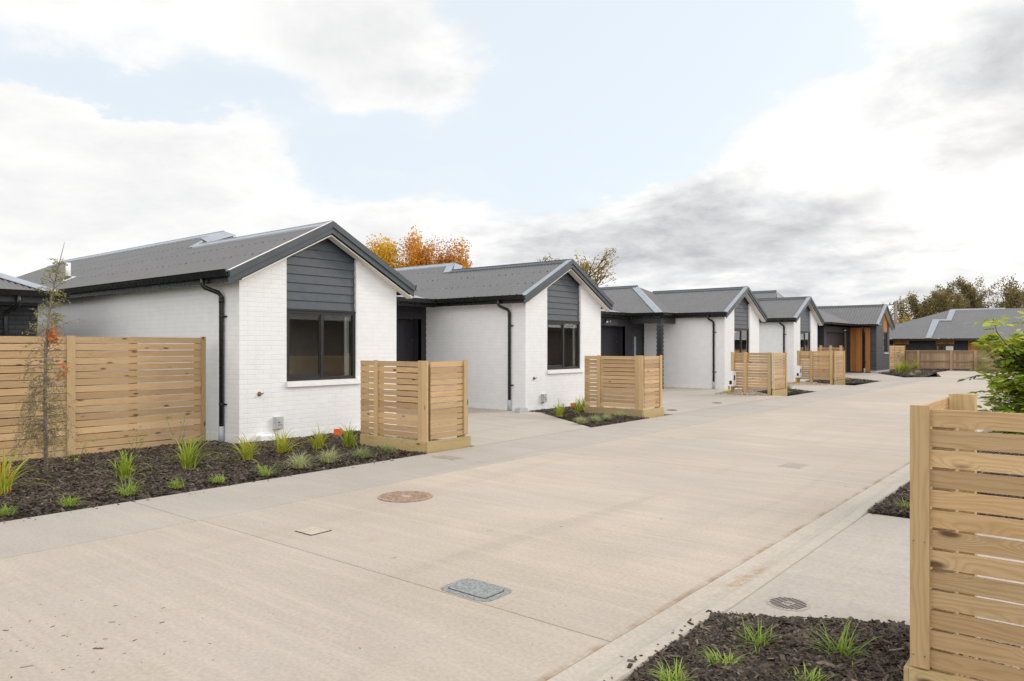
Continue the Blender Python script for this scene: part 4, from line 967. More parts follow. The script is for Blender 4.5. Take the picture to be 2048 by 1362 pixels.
# ------------------------------------------------------------------ fences and screens
def slat_stack(mb, along, a0, a1, n, face0, face1, z0, z1, pitch, gapw=.012, mi=0):
    """n horizontal slats; along axis 0/1 from a0 to a1, thickness from face0 to face1"""
    for i in range(n):
        zb = z0 + (z1 - z0) * i / n; zt = z0 + (z1 - z0) * (i + 1) / n - gapw
        j = mb.rg.uniform(-.002, .002)
        if along == 0: mb.box(a0, a1, face0, face1, zb + j, zt + j, mi, True)
        else: mb.box(face0, face1, a0, a1, zb + j, zt + j, mi, True)
def wbox(name, parent, mat, *b, bevel=.003, seed=0):
    m_ = MB(seed); m_.box(*b, 0, True); return m_.build(name, mat, parent, None, bevel)
def bin_screen(x, y, label, kind, L=1.55, Rn=.86, seed=0):
    t = thing('bin_screen', label, 'screen', (x, y, 0), 'slatted timber bin screens')
    z0, z1 = .19, 1.36
    if kind == 1:
        m_ = MB(seed); slat_stack(m_, 0, -L, -.08, 13, .0, .02, z0, z1, .09); m_.build('slat_panel', 'pine', t, None, .002)
        m_ = MB(seed + 50); slat_stack(m_, 1, .06, Rn, 13, -.02, .0, z0, z1, .09); m_.build('return_panel', 'pine', t, None, .002)
        wbox('cover_board', t, 'pine_post', -.19, -.10, -.022, -.002, .16, 1.365, seed=seed + 1); wbox('cover_board', t, 'pine_post', -.098, .012, -.024, -.004, .15, 1.365, seed=seed + 2)
        wbox('cover_board', t, 'pine_post', -1.20, -1.11, -.022, -.001, .14, 1.362, seed=seed + 3)
        wbox('cover_board', t, 'pine_post', .001, .022, Rn - .09, Rn, .2, 1.365, seed=seed + 4)
        for (px, py) in ((-.11, .075), (-1.155, .075), (-1.52, .075), (-.075, Rn - .05)):
            wbox('post', t, 'pine_green', px - .045, px + .045, py - .053, py + .04, -.1, 1.34, seed=seed + 5)
        wbox('sleeper', t, 'pine_green', -L + .06, -.001, -.06, -.012, -.1, .165, bevel=.004, seed=seed + 6); wbox('sleeper', t, 'pine_green', .0, .05, -.06, Rn + .03, -.1, .165, bevel=.004, seed=seed + 7)
    else:
        m_ = MB(seed); slat_stack(m_, 0, -L, -.10, 13, .0, .02, z0, z1, .09); m_.build('slat_panel', 'pine', t, None, .002)
        m_ = MB(seed + 50); slat_stack(m_, 1, -.07, Rn + .05, 13, .0, .02, z0, z1, .09); m_.build('return_panel', 'pine', t, None, .002)
        for px in (-L + .05, -.88, -.1): wbox('post', t, 'pine_green' if px > -.5 else 'pine_post', px - .05, px + .05, -.095, -.001, -.1, 1.365, seed=seed + int(px * 10) + 30)
        wbox('cover_board', t, 'pine_post', .021, .042, -.10, -.01, .18, 1.365, seed=seed + 8); wbox('cover_board', t, 'pine_post', .021, .042, Rn - .04, Rn + .06, .18, 1.365, seed=seed + 9)
        wbox('sleeper', t, 'pine_green', .0, .05, -.11, Rn + .06, -.1, .165, bevel=.004, seed=seed + 7)
    return t
bin_screen(-7.84, 7.66, 'slatted pine bin screen between the nearest white house and the footpath', 1, seed=11)
bin_screen(-7.99, 14.44, 'slatted pine bin screen in front of the second white house beside its small bark bed', 1, seed=23)
bin_screen(-8.22, 23.24, 'slatted pine bin screen with outside posts beside the third white house', 2, 1.36, 1.1, seed=37)
bin_screen(-8.52, 31.05, 'slatted pine bin screen with outside posts, the farthest from the camera', 2, 1.45, 1.3, seed=41)
# screen near the camera: each slat its own part
t = thing('bin_screen', 'large close slatted pine bin screen cut by the right picture edge', 'screen', (-.655, 3.72, 0), 'slatted timber bin screens')
z0, z1, n = .16, 1.325, 13; rg = random.Random(8)
for i in range(n):
    zb = z0 + (z1 - z0) * i / n; zt = z0 + (z1 - z0) * (i + 1) / n - .0125
    wbox('slat', t, 'pine', .0405, 2.0, .0 + rg.uniform(-.001, .001), .02, zb, zt, bevel=.003, seed=100 + i)
wbox('cover_board', t, 'pine_post', -.037, .04, -.022, .0, z0 - .005, z1 + .004, bevel=.003, seed=131)
m_ = MB(5)
for zc in (1.28, .72, .21):
    for xx in (-.022, .022): m_.tube([(xx, -.0222, zc), (xx, -.0238, zc)], .0032, 8)
m_.build('nail', 'steel', t)
m_ = MB(57); slat_stack(m_, 1, .024, .93, 13, -.037, -.017, z0, z1, .09); m_.build('return_panel', 'pine', t, None, .002)
wbox('post', t, 'pine_post', .045, .135, .023, .113, -.1, 1.27, seed=140); wbox('post', t, 'pine_green', -.016, .105, .87, .96, -.1, 1.335, seed=141); wbox('post', t, 'pine_post', 1.2, 1.29, .023, .113, -.1, 1.3, seed=142)
wbox('sleeper', t, 'pine_green', -.04, 2.0, -.035, .022, -.12, .145, bevel=.004, seed=143); wbox('sleeper', t, 'pine_green', -.06, -.041, -.035, .98, -.12, .145, bevel=.004, seed=144)
# one more across the driveway, seen only in the window reflections
m_ = None
t2 = bin_screen(.6, 15.4, 'slatted pine bin screen across the driveway mirrored in the white houses windows', 1, 3.6, 1.2, seed=61); t2.rotation_euler = (0, 0, R(-90)); t2.location.z = -.15
# tall fence at the left
t = thing('slat_fence', 'tall slatted pine fence behind the young birch at the left', 'fence', (-11.58, 6.2, 0))
m_ = MB(71); slat_stack(m_, 1, -7.2, -.07, 17, -.02, .0, .0, 1.73, .1, .011)
m_.build('slat_panel', 'pine', t, None, .002)
wbox('cover_board', t, 'pine_green', .0, .022, -.075, .0, -.02, 1.735, seed=73)
wbox('cover_board', t, 'pine_post', .001, .022, -2.08, -1.97, -.05, 1.735, seed=74); wbox('cover_board', t, 'pine_post', .001, .022, -4.08, -3.97, -.05, 1.735, seed=76)
for yy in (-.09, -1.13, -2.03, -3.05, -4.05, -5.05): wbox('post', t, 'pine_green', -.11, -.021, yy - .045, yy + .045, -.1, 1.70, seed=75)
# far fences
t = thing('slat_fence', 'pale slatted fence panel between the dark house and the far paling fence', 'fence', (-10.3, 49.0, 0))
m_ = MB(81); slat_stack(m_, 1, .0, 4.45, 14, -.02, .0, .1, 1.57, .1, .014); m_.build('slat_panel', 'pine', t)
for yy in (.05, 1.5, 3.0, 4.4): wbox('batten', t, 'pine_post', .001, .022, yy - .05, yy + .05, .05, 1.58, seed=82)
t = thing('paling_fence', 'long brown paling fence with rails across the far end of the driveway', 'fence', (-10.26, 53.5, 0))
m_ = MB(91); x = 0.0
while x < 26: m_.box(x, x + .143, .0, .02, .06, 1.22 + m_.rg.uniform(-.006, .006), 0, True); x += .15
m_.build('palings', 'paling_wood', t)
for zc in (.12, .58, 1.16): wbox('rail', t, 'paling_wood', .0, 26, -.045, -.001, zc - .04, zc + .04, seed=92)
for px in (.74, 2.6, 3.9, 5.8, 7.7, 9.6, 11.5, 13.4): wbox('post', t, 'paling_wood', px - .07, px + .07, -.11, -.046, -.05, 1.23, seed=93)
wbox('capping', t, 'paling_wood', .0, 26, -.06, .05, 1.23, 1.26, seed=94)
t = thing('slat_fence', 'short slatted screen whose post tops rise behind the farthest bin screen', 'fence', (-11.1, 36.4, 0))
m_ = MB(95); slat_stack(m_, 0, .0, 1.5, 14, .0, .02, .1, 1.5, .1, .014); m_.build('slat_panel', 'pine', t)
for px in (.05, .5, .95, 1.4): wbox('post', t, 'pine_post', px - .05, px + .05, -.1, -.001, 0, 1.58, seed=96)

# ------------------------------------------------------------------ plants
def blades(rs, n, hmin, hmax, width, spread, droop, segs=6, base_r=.04, lean=(0, 0), flat=0.0):
    V, F, Rv = [], [], []
    toff = rs.uniform(-.15, .28)
    for i in range(n):
        a = rs.uniform(0, 2 * np.pi); L = rs.uniform(hmin, hmax); out = flat * rs.uniform(.2, 1) + abs(rs.normal(0, spread)); w_ = width * rs.uniform(.7, 1.2); dr = droop * rs.uniform(.5, 1.5)
        bx, by = rs.normal(0, base_r, 2); ca, sa = math.cos(a), math.sin(a); th = out; p = np.array([bx, by, -.01]); b0 = len(V)
        side = np.array([-sa, ca, 0]); tw = rs.uniform(-.5, .5)
        sd = side * math.cos(tw) + np.array([ca, sa, 0]) * math.sin(tw)
        for k in range(segs + 1):
            f = k / segs; ww = w_ * (1 - f ** 2.2) * (.55 + .45 * min(1, f * 4)) + .0006
            V.append(p - sd * ww / 2); V.append(p + sd * ww / 2)
            th_ = min(th + dr * f * f * 2.2, 2.6)
            dv = np.array([ca * math.sin(th_) + lean[0] * f, sa * math.sin(th_) + lean[1] * f, math.cos(th_)]); p = p + dv * L / segs
            if p[2] < .012: p[2] = .012
        rv = min(1, max(0, rs.beta(2, 2.6) * .85 + toff))
        yellow = rs.uniform() < .12
        for k in range(segs):
            F.append([b0 + 2 * k, b0 + 2 * k + 1, b0 + 2 * k + 3, b0 + 2 * k + 2]); f = k / segs
            Rv.append(min(1, rv + .12 * f + (.55 * f if yellow else 0)) if k else min(1, rv + .3))
    return np.array(V), np.array(F), np.array(Rv)
def grass(name, cat, label, x, y, seed, kind, s=1.0, z=.04, group=None, lean=(0, 0)):
    rs_ = np.random.RandomState(seed)
    if kind == 'flax': V, F, Rv = blades(rs_, int(60 * min(1.3, s ** .5)), .24 * s, .54 * s, .018, .5, .85, 8, .034, lean); m_ = 'leaf_flax'
    elif kind == 'lime': V, F, Rv = blades(rs_, 80, .10 * s, .24 * s, .007, .3, .5, 5, .03, (0, 0), 1.0); m_ = 'leaf_lime'
    else: V, F, Rv = blades(rs_, 260, .14 * s, .28 * s, .005, .3, .75, 6, .035, (0, 0), .9); m_ = 'leaf_sedge'
    o = np_mesh(name, V, F, Rv, m_, None, (x, y, z)); tag(o, label, cat, group); return o
GF, GL, GS = 'strappy yellow green flax plants in the bark beds', 'small lime grass tufts in the bark beds', 'pale variegated sedges in the bark beds'
for i, (x, y, s, lab, ln) in enumerate([
    (-9.0, 2.58, 1.25, 'yellow green flax plant cut by the left picture edge', (0, 0)),
    (-8.94, 3.80, .95, 'upright dark green flax plant between the young birch and the arching flax', (0, 0)),
    (-9.0, 4.60, 1.15, 'large arching yellow green flax leaning right in front of the tall fence end', (.18, .3)),
    (-9.0, 5.39, 1.0, 'flax plant standing in front of the first downpipe of the nearest white house', (0, 0)),
    (-9.17, 6.07, 1.05, 'yellowing flax plant below the small grey meter box', (0, .1)),
    (-9.12, 6.66, .95, 'upright green flax just left of the orange marker flag', (0, 0)),
    (-9.0, 7.12, 1.05, 'spreading flax just right of the orange marker flag by the nearest screen', (0, .1)),
    (-9.3, 13.1, .95, 'leftmost flax in the triangular bark bed of the second house', (0, 0)),
    (-9.4, 13.95, .95, 'middle flax beside the orange marker in the second bed', (0, 0)),
    (-9.75, 14.72, 1.0, 'flax against the second bin screen', (0, 0))]):
    grass('flax_plant', 'plant', lab, x, y, 200 + i, 'flax', s, .045, GF, ln)
for i, (x, y, s, lab) in enumerate([
    (-7.98, 3.42, 1.25, 'wide lime green tuft at the bed edge right of the young birch'),
    (-7.95, 3.92, .75, 'small lime tuft below the arching flax'),
    (-7.92, 4.40, .55, 'tiny lime tuft between two larger tufts along the footpath edge'),
    (-7.88, 4.97, 1.1, 'lime tuft left of the first pale sedge'),
    (-7.88, 2.83, .7, 'small lime tuft below the young birch near the footpath'),
    (-7.92, 2.3, .7, 'small dull tuft at the left picture edge by the footpath'),
    (-1.39, 3.72, .85, 'small bright tuft in the right bed below the drain grate'),
    (-1.03, 3.86, 1.1, 'largest bright tuft in the right bed beside the close bin screen'),
    (-1.44, 3.38, .65, 'bright tuft in the right bed left of the largest tuft'),
    (-1.55, 3.08, .65, 'bright tuft in the right bed at the bottom picture edge by the kerb'),
    (-1.06, 3.44, .6, 'bright tuft in the right bed at the bottom picture edge nearest the screen'),
    (-1.47, 7.75, .8, 'bright tuft in the bed beyond the crossing beside the close screen'),]):
    grass('grass_tuft', 'plant', lab, x, y, 300 + i, 'lime', s, .04, GL)
for i, (x, y, s, lab) in enumerate([
    (-8.02, 5.56, 1.25, 'first of four pale sedges along the near bed, roundest and leftmost'),
    (-8.1, 6.06, 1.2, 'second pale sedge along the near bed'),
    (-8.06, 6.60, 1.0, 'third pale sedge along the near bed'),
    (-8.16, 7.16, .9, 'last pale sedge of the near bed, closest to the nearest screen'),
    (-8.2, 12.3, .9, 'pale sedge at the point of the second bed'),
    (-8.15, 12.75, .9, 'second pale sedge along the second bed edge'),
    (-8.2, 13.25, .75, 'small twiggy pale sedge in the middle of the second bed edge'),
    (-8.25, 13.87, .9, 'pale sedge nearest the second bin screen'),
    (-8.72, 26.05, 1.5, 'pale green sedge in the wedge bed behind the third screen'),
    (-8.9, 34.2, 1.3, 'pale green sedge in the wedge bed behind the farthest screen'),
    (-7.75, 42.0, 1.2, 'low sedge at the tip of the far bed'),
    (-8.15, 45.6, 1.3, 'low sedge along the far bed edge')]):
    grass('sedge', 'plant', lab, x, y, 400 + i, 'sedge', s, .04, GS)
for i, (x, y, s, lab) in enumerate([
    (-9.1, 45.4, 1.35, 'leftmost bright flax clump in front of the dark house'), (-9.2, 46.7, 1.35, 'second bright flax clump in front of the dark house'), (-9.25, 48.0, 1.35, 'third bright flax clump in front of the dark house'),
    (-9.3, 49.2, 1.3, 'bright flax clump by the pale slatted panel'), (-9.45, 52.4, 1.4, 'bright flax clump in front of the paling fence corner')]):
    grass('flax_plant', 'plant', lab, x, y, 500 + i, 'flax', s * 1.25, .05, GF)

def leaf_quads(rs, P, size, aspect=.55, jit=.35, up=.0):
    """diamond leaves at points P"""
    n = len(P); d_ = rs.normal(0, 1, (n, 3)); d_[:, 2] += up; d_ /= np.linalg.norm(d_, axis=1)[:, None]
    e = np.cross(d_, rs.normal(0, 1, (n, 3))); e /= np.linalg.norm(e, axis=1)[:, None]
    s = size * rs.uniform(1 - jit, 1 + jit, n)[:, None]
    V = np.stack([P, P + d_ * s * .55 + e * s * aspect * .5, P + d_ * s, P + d_ * s * .5 - e * s * aspect * .5], 1).reshape(-1, 3)
    F = np.arange(n * 4).reshape(-1, 4); return V, F
def grow(rg, mb, p, d, L, r, depth, tips, spec, lvl=0):
    """recursive limb: spec = dict(n, ang, ratio, rr, bend, up)"""
    pts = [Vector(p)]; rad = [r]; dd = Vector(d).normalized(); k = 4 if lvl < 2 else 3
    for i in range(k):
        dd = (dd + Vector((rg.gauss(0, 1), rg.gauss(0, 1), rg.gauss(0, 1))) * spec.get('bend', .12) + Vector((0, 0, 1)) * spec.get('up', .05)).normalized()
        pts.append(pts[-1] + dd * L / k); rad.append(r + (r * spec.get('rr', .62) - r) * (i + 1) / k)
    mb.tube(pts, rad, 7 if lvl == 0 else 5 if lvl < 2 else 3, 0, .3, lvl < 1)
    if depth == 0 or lvl >= spec.get('leafl', 2): tips += [(pts[i], lvl) for i in range(1, k + 1)]
    if depth == 0: return
    nb = spec['n'][min(lvl, len(spec['n']) - 1)]
    for j in range(nb):
        f = rg.uniform(spec.get('lo', .3), 1.0) if j < nb - 1 else 1.0
        i = min(int(f * k), k - 1); q0 = pts[i].lerp(pts[i + 1], f * k - i)
        ax = dd.cross(Vector((rg.gauss(0, 1), rg.gauss(0, 1), rg.gauss(0, 1)))).normalized()
        nd = Matrix.Rotation(rg.uniform(.6, 1.3) * spec['ang'] * (1 if j < nb - 1 else .45), 3, ax) @ dd
        grow(rg, mb, q0, nd, L * spec['ratio'] * rg.uniform(.75, 1.2), rad[i] * spec.get('rr', .62) * .85, depth - 1, tips, spec, lvl + 1)
def tree(name, label, cat, loc, H, seed, spec, leafm, nleaf, lsize, barkm='bark_dark', trunk=.3, r0=.14, spreadp=.25, group=None, lean=(0, 0, 1), filt=None, aspect=.55, scale=(1, 1, 1)):
    rg = random.Random(seed); rs_ = np.random.RandomState(seed); t = thing(name, label, cat, loc, group)
    mb = MB(seed); tips = []
    grow(rg, mb, (0, 0, -.1), lean, H * trunk, r0, spec['depth'], tips, spec)
    top = max(p.z for p, l in tips); k = H / top
    S = Vector((k * scale[0], k * scale[1], k))
    mb.v = [(v[0] * S.x, v[1] * S.y, v[2] * S.z) for v in mb.v]
    mb.build('trunk', barkm, t)
    P = np.array([(p.x * S.x, p.y * S.y, p.z * S.z) for p, l in tips])
    if filt: P = P[[filt(p) for p in P]]
    idx = rs_.randint(0, len(P), nleaf); g_ = rs_.normal(0, 1, (nleaf, 3)); g_ /= np.linalg.norm(g_, axis=1)[:, None]; Q = P[idx] + g_ * (spreadp * 1.5 * rs_.uniform(0, 1, nleaf) ** .45)[:, None]
    V, F = leaf_quads(rs_, Q, lsize, aspect)
    clump = rs_.beta(2, 2, len(P))[idx]
    np_mesh('crown', V, F, np.clip(.6 * clump + .4 * rs_.uniform(0, 1, nleaf), 0, 1), leafm, t)
    return t
# autumn trees behind the first two houses (about 40 m away)
SPA = dict(n=(5, 4, 4, 3), ang=.55, ratio=.62, rr=.6, bend=.1, up=.14, depth=3, leafl=1, lo=.25)
GA = 'autumn trees behind the white houses'
tree('autumn_tree', 'tall orange autumn tree rising between the first two white houses', 'tree', (-28.6, 28.9, 0), 7.9, 5, SPA, 'leaf_orange', 26000, .13, trunk=.34, spreadp=.32, group=GA, scale=(.95, .95, 1))
tree('autumn_tree', 'yellow autumn tree behind the right slope of the nearest roof', 'tree', (-30.9, 25.8, 0), 7.3, 9, SPA, 'leaf_yellow', 26000, .13, trunk=.34, spreadp=.36, group=GA, scale=(1, 1, 1))
tree('autumn_tree', 'reddish orange autumn tree just right of the tall orange one', 'tree', (-28.9, 30.0, 0), 7.35, 13, SPA, 'leaf_red', 14000, .13, trunk=.34, spreadp=.3, group=GA, scale=(.6, .6, 1))
tree('autumn_tree', 'small sparse rust tree between the yellow and the tall orange one', 'tree', (-30.6, 27.0, 0), 7.0, 17, SPA, 'leaf_red', 7000, .13, trunk=.34, spreadp=.3, group=GA, scale=(.6, .6, 1))
SPB = dict(n=(6, 5, 4, 4), ang=.62, ratio=.66, rr=.66, bend=.12, up=.08, depth=4, leafl=3, lo=.2)
tree('bare_tree', 'half bare round tree with olive leaves behind the second house ridge', 'tree', (-28.0, 36.2, 0), 7.7, 21, SPB, 'leaf_olive', 14000, .12, trunk=.3, r0=.24, spreadp=.16, filt=lambda p: p[0] * .776 + p[1] * .63 > -.7 + 1.2 * random.Random(int(p[2] * 1e4)).random(), scale=(1.85, 1.85, 1))
# dark gums at the far right
SPG = dict(n=(5, 4, 4, 3), ang=.7, ratio=.68, rr=.6, bend=.16, up=.05, depth=3, leafl=1, lo=.3)
GG = 'dark backlit trees beyond the hipped house'
def at(u, t_, z=0):
    k = (u - 1024) / 1465; a = R(YAW); return ((-math.sin(a) + k * math.cos(a)) * t_, (math.cos(a) + k * math.sin(a)) * t_, z)
for i, (u, t_, H_, nl, sc2, lab) in enumerate([
    (1812, 74, 6.3, 1500, .55, 'thin dark tree right beside the power pole'), (1842, 80, 7.2, 2300, .6, 'second thin dark tree right of the power pole'),
    (1880, 78, 8.0, 5200, .95, 'broad dark tree left of the hipped house ridge'), (1922, 82, 8.9, 7500, 1.05, 'largest dark tree above the hipped house ridge'),
    (1962, 80, 8.4, 6500, 1.0, 'dark tree with ragged crown right of the largest one'), (1996, 84, 8.7, 3800, .85, 'open dark tree second from the right edge'), (2040, 72, 8.0, 2200, .7, 'open tree with a visible straight trunk at the right edge')]):
    p = at(u, t_); tree('gum_tree', lab, 'tree', p, H_, 40 + i, SPG, 'leaf_gum', int(nl * 2.0), .2, trunk=.36, r0=.2, spreadp=.30, group=GG, scale=(sc2, sc2, 1))
p = at(1838, 70); tree('shrub', 'low dark green shrub peeping over the left end of the hipped roof', 'shrub', p, 4.3, 61, SPG, 'leaf_olive', 3500, .22, trunk=.3, r0=.1, spreadp=.4, scale=(1.3, 1.3, 1))
# power pole
p = at(1791, 72); t = thing('power_pole', 'grey power pole with crossarm behind the dark house', 'pole', p)
mb = MB(); mb.tube([(0, 0, -.2), (0, 0, 5.9)], [.19, .15], 10); mb.build('pole', 'pole_wood', t)
mb = MB(); mb.box(-.65, .65, -.06, .06, 5.5, 5.62, 0, False, Matrix.Rotation(R(YAW), 4, 'Z')); ca_ = mb.build('crossarm', 'pole_wood', t)
for s_ in (-.55, -.2, .2, .55):
    mb = MB(); q_ = Matrix.Rotation(R(YAW), 3, 'Z') @ Vector((s_, 0, 0)); mb.tube([(q_.x, q_.y, 5.62), (q_.x, q_.y, 5.80)], [.05, .035], 8); mb.build('insulator', 'bark_dark', ca_)

# ------------------------------------------------------------------ young birch at the left
def young_birch():
    rg = random.Random(4); rs_ = np.random.RandomState(4)
    t = thing('young_birch', 'slender staked young birch with sparse drooping twigs before the tall fence', 'tree', (-9.87, 3.29, .03))
    cr = Vector((math.cos(R(YAW)), math.sin(R(YAW)), 0)); fw = Vector((-math.sin(R(YAW)), math.cos(R(YAW)), 0))
    P = lambda a, z, b=0.0: cr * a + fw * b + Vector((0, 0, z))
    tr = [P(0, -.05), P(-.008, .5), P(-.012, 1.0), P(-.005, 1.45), P(.02, 1.8), P(.06, 2.1), P(.12, 2.4), P(.17, 2.6), P(.22, 2.80)]
    mb = MB(); mb.tube(tr, [.026, .022, .020, .0175, .015, .012, .008, .005, .0025], 8); mb.build('trunk', 'bark_grey', t)
    tw = MB(); leaves = []
    def twig(p, d, L, r, droop, lvl):
        pts = [p]; dd = d.normalized(); k = 7
        for i in range(k):
            dd = (dd + Vector((rg.gauss(0, .13), rg.gauss(0, .13), rg.gauss(0, .10))) + Vector((0, 0, -droop * (i / k)))).normalized(); pts.append(pts[-1] + dd * L / k)
        if pts[-1].z < .06: return
        tw.tube(pts, [r * (1 - .75 * i / k) for i in range(k + 1)], 3, 0, .3, False)
        for i in range(2, k + 1):
            if rg.random() < .75: leaves.append(pts[i].lerp(pts[i - 1], rg.random()))
        if lvl:
            for j in range(rg.randint(2, 5)):
                i = rg.randint(2, k); a = rg.uniform(0, 6.28); twig(pts[i], dd * .5 + Vector((math.cos(a), math.sin(a), rg.uniform(-.5, .4))), L * rg.uniform(.35, .65), r * .55, droop, lvl - 1)
    for i in range(120):
        f = rg.uniform(0, 1) ** 1.3; z = .45 + 2.1 * f; j = max(k for k in range(len(tr)) if tr[k].z <= z); j = min(j, len(tr) - 2); q0 = tr[j].lerp(tr[j + 1], (z - tr[j].z) / (tr[j + 1].z - tr[j].z)); a = rg.uniform(0, 6.28)
        up = rg.uniform(.4, 1.3) if z > 1.4 else rg.uniform(-.2, .5)
        twig(q0, Vector((math.cos(a), math.sin(a), up)), rg.uniform(.22, .46) * (1.15 - .85 * f), 0.0048, .9 if z < 1.5 else .15, 2)
    tw.build('twigs', 'bark_grey', t)
    L = np.array([tuple(v) for v in leaves]); k = rs_.randint(0, len(L), int(len(L) * .42)); Q = L[k] + rs_.normal(0, .008, (len(k), 3))
    V, F = leaf_quads(rs_, Q, .021, .62, .3, -.5); np_mesh('leaves', V, F, rs_.uniform(0, 1, len(F)), 'leaf_birch', t)
    for (a, z, n_, s_) in ((.02, 1.72, 40, .05), (.09, 1.70, 46, .05), (.20, 1.33, 22, .035), (.17, 1.24, 16, .03)):
        Q = np.array([tuple(P(a + .02, z - .02))] * n_) + rs_.normal(0, s_ * .8, (n_, 3)) * np.array([.7, .7, 1.3]); V, F = leaf_quads(rs_, Q, .06, .42, .4, -.6)
        np_mesh('dry_leaf_bunch', V, F, rs_.uniform(0, 1, n_), 'leaf_dry', t)
    mb = MB(); mb.tube([P(-.045, -.05, .05), P(-.045, 1.62, .05)], .014, 6); mb.build('stake', 'pole_wood', t)
    mb = MB(); mb.tube([P(-.06, .80, .05), P(.03, .80, -.02), P(.03, .815, .05), P(-.06, .80, .05)], .009, 6); mb.build('tie', 'tie_green', t)
    return t
young_birch()
# leafy seedlings along the tall fence
def seedling(x, y, h, label, seed, nl=26, ls=.045, mat='leaf_twig', w_=.10, name='seedling', lm=None):
    rg = random.Random(seed); rs_ = np.random.RandomState(seed); t = thing(name, label, 'plant', (x, y, .03), 'young leafy seedlings in the beds'); mb = MB(); L = []
    for k in range(3):
        a = rg.uniform(0, 6.28); pts = [Vector((0, 0, 0))]
        for i in range(6): pts.append(pts[-1] + Vector((math.cos(a) * w_ * .25 + rg.gauss(0, .012), math.sin(a) * w_ * .25 + rg.gauss(0, .012), h / 6 * rg.uniform(.8, 1.1) * (1 - .15 * k))))
        mb.tube(pts, [.005, .004, .004, .003, .003, .002, .0015], 4); L += pts[2:]
    mb.build('stem', 'bark_grey', t); L = np.array([tuple(p) for p in L]); Q = L[rs_.randint(0, len(L), nl)] + rs_.normal(0, w_ * .35, (nl, 3)); Q[:, 2] = np.maximum(Q[:, 2], .03)
    V, F = leaf_quads(rs_, Q, ls, .5); np_mesh('leaves', V, F, rs_.uniform(0, 1, nl), lm or 'leaf_lime', t); return t
seedling(-10.2, 3.75, .42, 'leafy seedling at the fence post just right of the young birch', 1)
seedling(-10.75, 4.72, .34, 'leafy seedling at the fence foot behind the dark green flax', 2)
seedling(-11.3, 5.6, .52, 'thin tall seedling near the right end of the tall fence', 3, 20)
seedling(-10.4, 2.55, .45, 'leafy seedling behind the flax at the left picture edge', 4, 30)
seedling(-9.9, 51.6, 1.35, 'spindly young shrub in front of the paling fence corner', 5, 160, .09, w_=.35, lm='leaf_twig')
seedling(-6.5, 53.05, .95, 'bushy young shrub against the paling fence left of the leafy tree', 6, 140, .09, w_=.4, lm='leaf_twig')
seedling(-5.75, 53.05, .9, 'second bushy young shrub against the paling fence beside the leafy tree', 7, 120, .09, w_=.4, lm='leaf_twig')
# marker flags
def flag(x, y, label, rz):
    t = thing('marker_flag', label, 'marker', (x, y, .04), None, rz); mb = MB(); mb.tube([(0, 0, -.04), (0, 0, .16)], .004, 5); mb.build('stake', 'pole_wood', t)
    mb = MB(); n = 6
    for i in range(n):
        f0, f1 = i / n, (i + 1) / n; w_ = lambda f: .018 * math.sin(f * 5)
        for e in (0, .003): mb.face([(.005 + .13 * f0, w_(f0) + e, .07), (.005 + .13 * f1, w_(f1) + e, .065), (.005 + .13 * f1, w_(f1) + e, .165), (.005 + .13 * f0, w_(f0) + e, .17)])
    mb.build('tag', 'orange_plastic', t)
flag(-9.95, 7.56, 'orange plastic marker flag in the bark below the nearest window', R(42)); flag(-9.98, 14.5, 'orange plastic marker flag beside the flax of the second house', R(42))

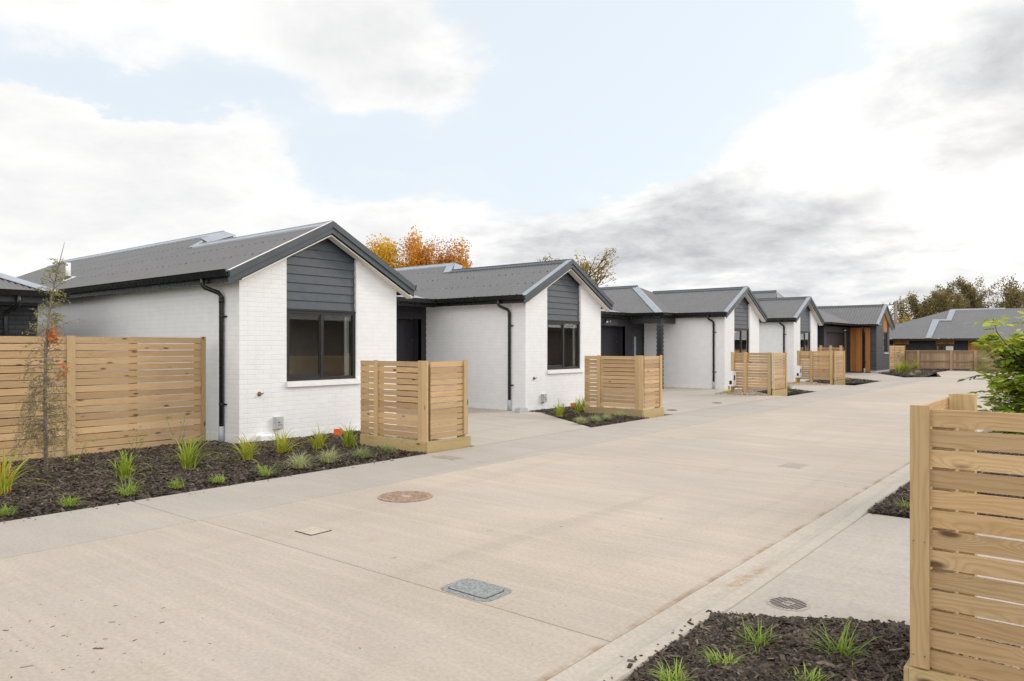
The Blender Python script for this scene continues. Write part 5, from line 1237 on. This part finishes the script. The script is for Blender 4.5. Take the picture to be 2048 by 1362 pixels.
# ------------------------------------------------------------------ leafy young tree at the right edge
def leafy_tree():
    rg = random.Random(15); rs_ = np.random.RandomState(15)
    t = thing('leafy_tree', 'bushy bright green young tree at the right edge behind the close screen', 'tree', (-.58, 9.5, .0))
    mb = MB(); tips = []
    mb.tube([(0, 0, -.05), (.01, 0, .5), (0, .02, 1.0), (.0, 0, 1.5)], [.022, .018, .013, .007], 7)
    brs = []
    for i in range(50):
        z = rg.uniform(.45, 1.55); a = rg.uniform(0, 6.28); L = rg.uniform(.35, .62) * (1.1 - .25 * abs(z - 1.0)); up = rg.uniform(.15, .9); p = Vector((0, 0, z)); d_ = Vector((math.cos(a), math.sin(a), up)).normalized(); pts = [p]
        for k in range(5): d_ = (d_ + Vector((rg.gauss(0, .1), rg.gauss(0, .1), rg.gauss(0, .08)))).normalized(); pts.append(pts[-1] + d_ * L / 5)
        mb.tube(pts, [.007, .006, .005, .004, .003, .002], 4); brs.append(pts)
    for zt, dx, dy in ((1.93, -.36, -.30), (1.98, .06, .05), (1.85, .25, .2)):
        pts = [Vector((0, 0, 1.2)), Vector((dx * .5, dy * .5, 1.5)), Vector((dx * .9, dy * .9, zt - .2)), Vector((dx, dy, zt - .05))]; mb.tube(pts, [.009, .007, .005, .003], 4); brs += [pts, pts]
    mb.build('trunk', 'bark_dark', t)
    V, F, Rv = [], [], []
    for pts in brs:
        for k in range(1, len(pts)):
            for s_ in range(5):
                p = pts[k - 1].lerp(pts[k], rg.random()); a = rg.uniform(0, 6.28); rach = Vector((math.cos(a), math.sin(a), rg.uniform(-.35, .55))).normalized(); L = rg.uniform(.15, .23); tip = p + rach * L
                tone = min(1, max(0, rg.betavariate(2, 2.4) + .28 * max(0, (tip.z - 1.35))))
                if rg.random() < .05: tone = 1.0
                up = Vector((0, 0, 1)); sd = rach.cross(up).normalized(); nn = sd.cross(rach)
                for m in range(7):      # pinnate lobes
                    f = (m // 2 + 1) / 4; o = p + rach * L * min(f, 1); dirn_ = (rach * .6 + sd * (1 if m % 2 else -1) * .9 - up * rg.uniform(.0, .35)).normalized() if m < 6 else rach
                    l2 = L * .42 * rg.uniform(.8, 1.2) * (1.2 if m == 6 else 1); wd = dirn_.cross(nn + Vector((rg.gauss(0, .3), rg.gauss(0, .3), 0))).normalized() * l2 * .26; b = len(V)
                    V += [o, o + dirn_ * l2 * .3 + wd * .8, o + dirn_ * l2 * .62 + wd, o + dirn_ * l2 - up * l2 * .08, o + dirn_ * l2 * .62 - wd, o + dirn_ * l2 * .3 - wd * .8]
                    F += [(b, b + 1, b + 2, b + 5), (b + 5, b + 2, b + 3, b + 4)]; Rv += [min(1, max(0, tone + rg.uniform(-.1, .1)))] * 2
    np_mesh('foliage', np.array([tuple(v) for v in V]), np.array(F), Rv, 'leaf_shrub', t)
    return t
leafy_tree()
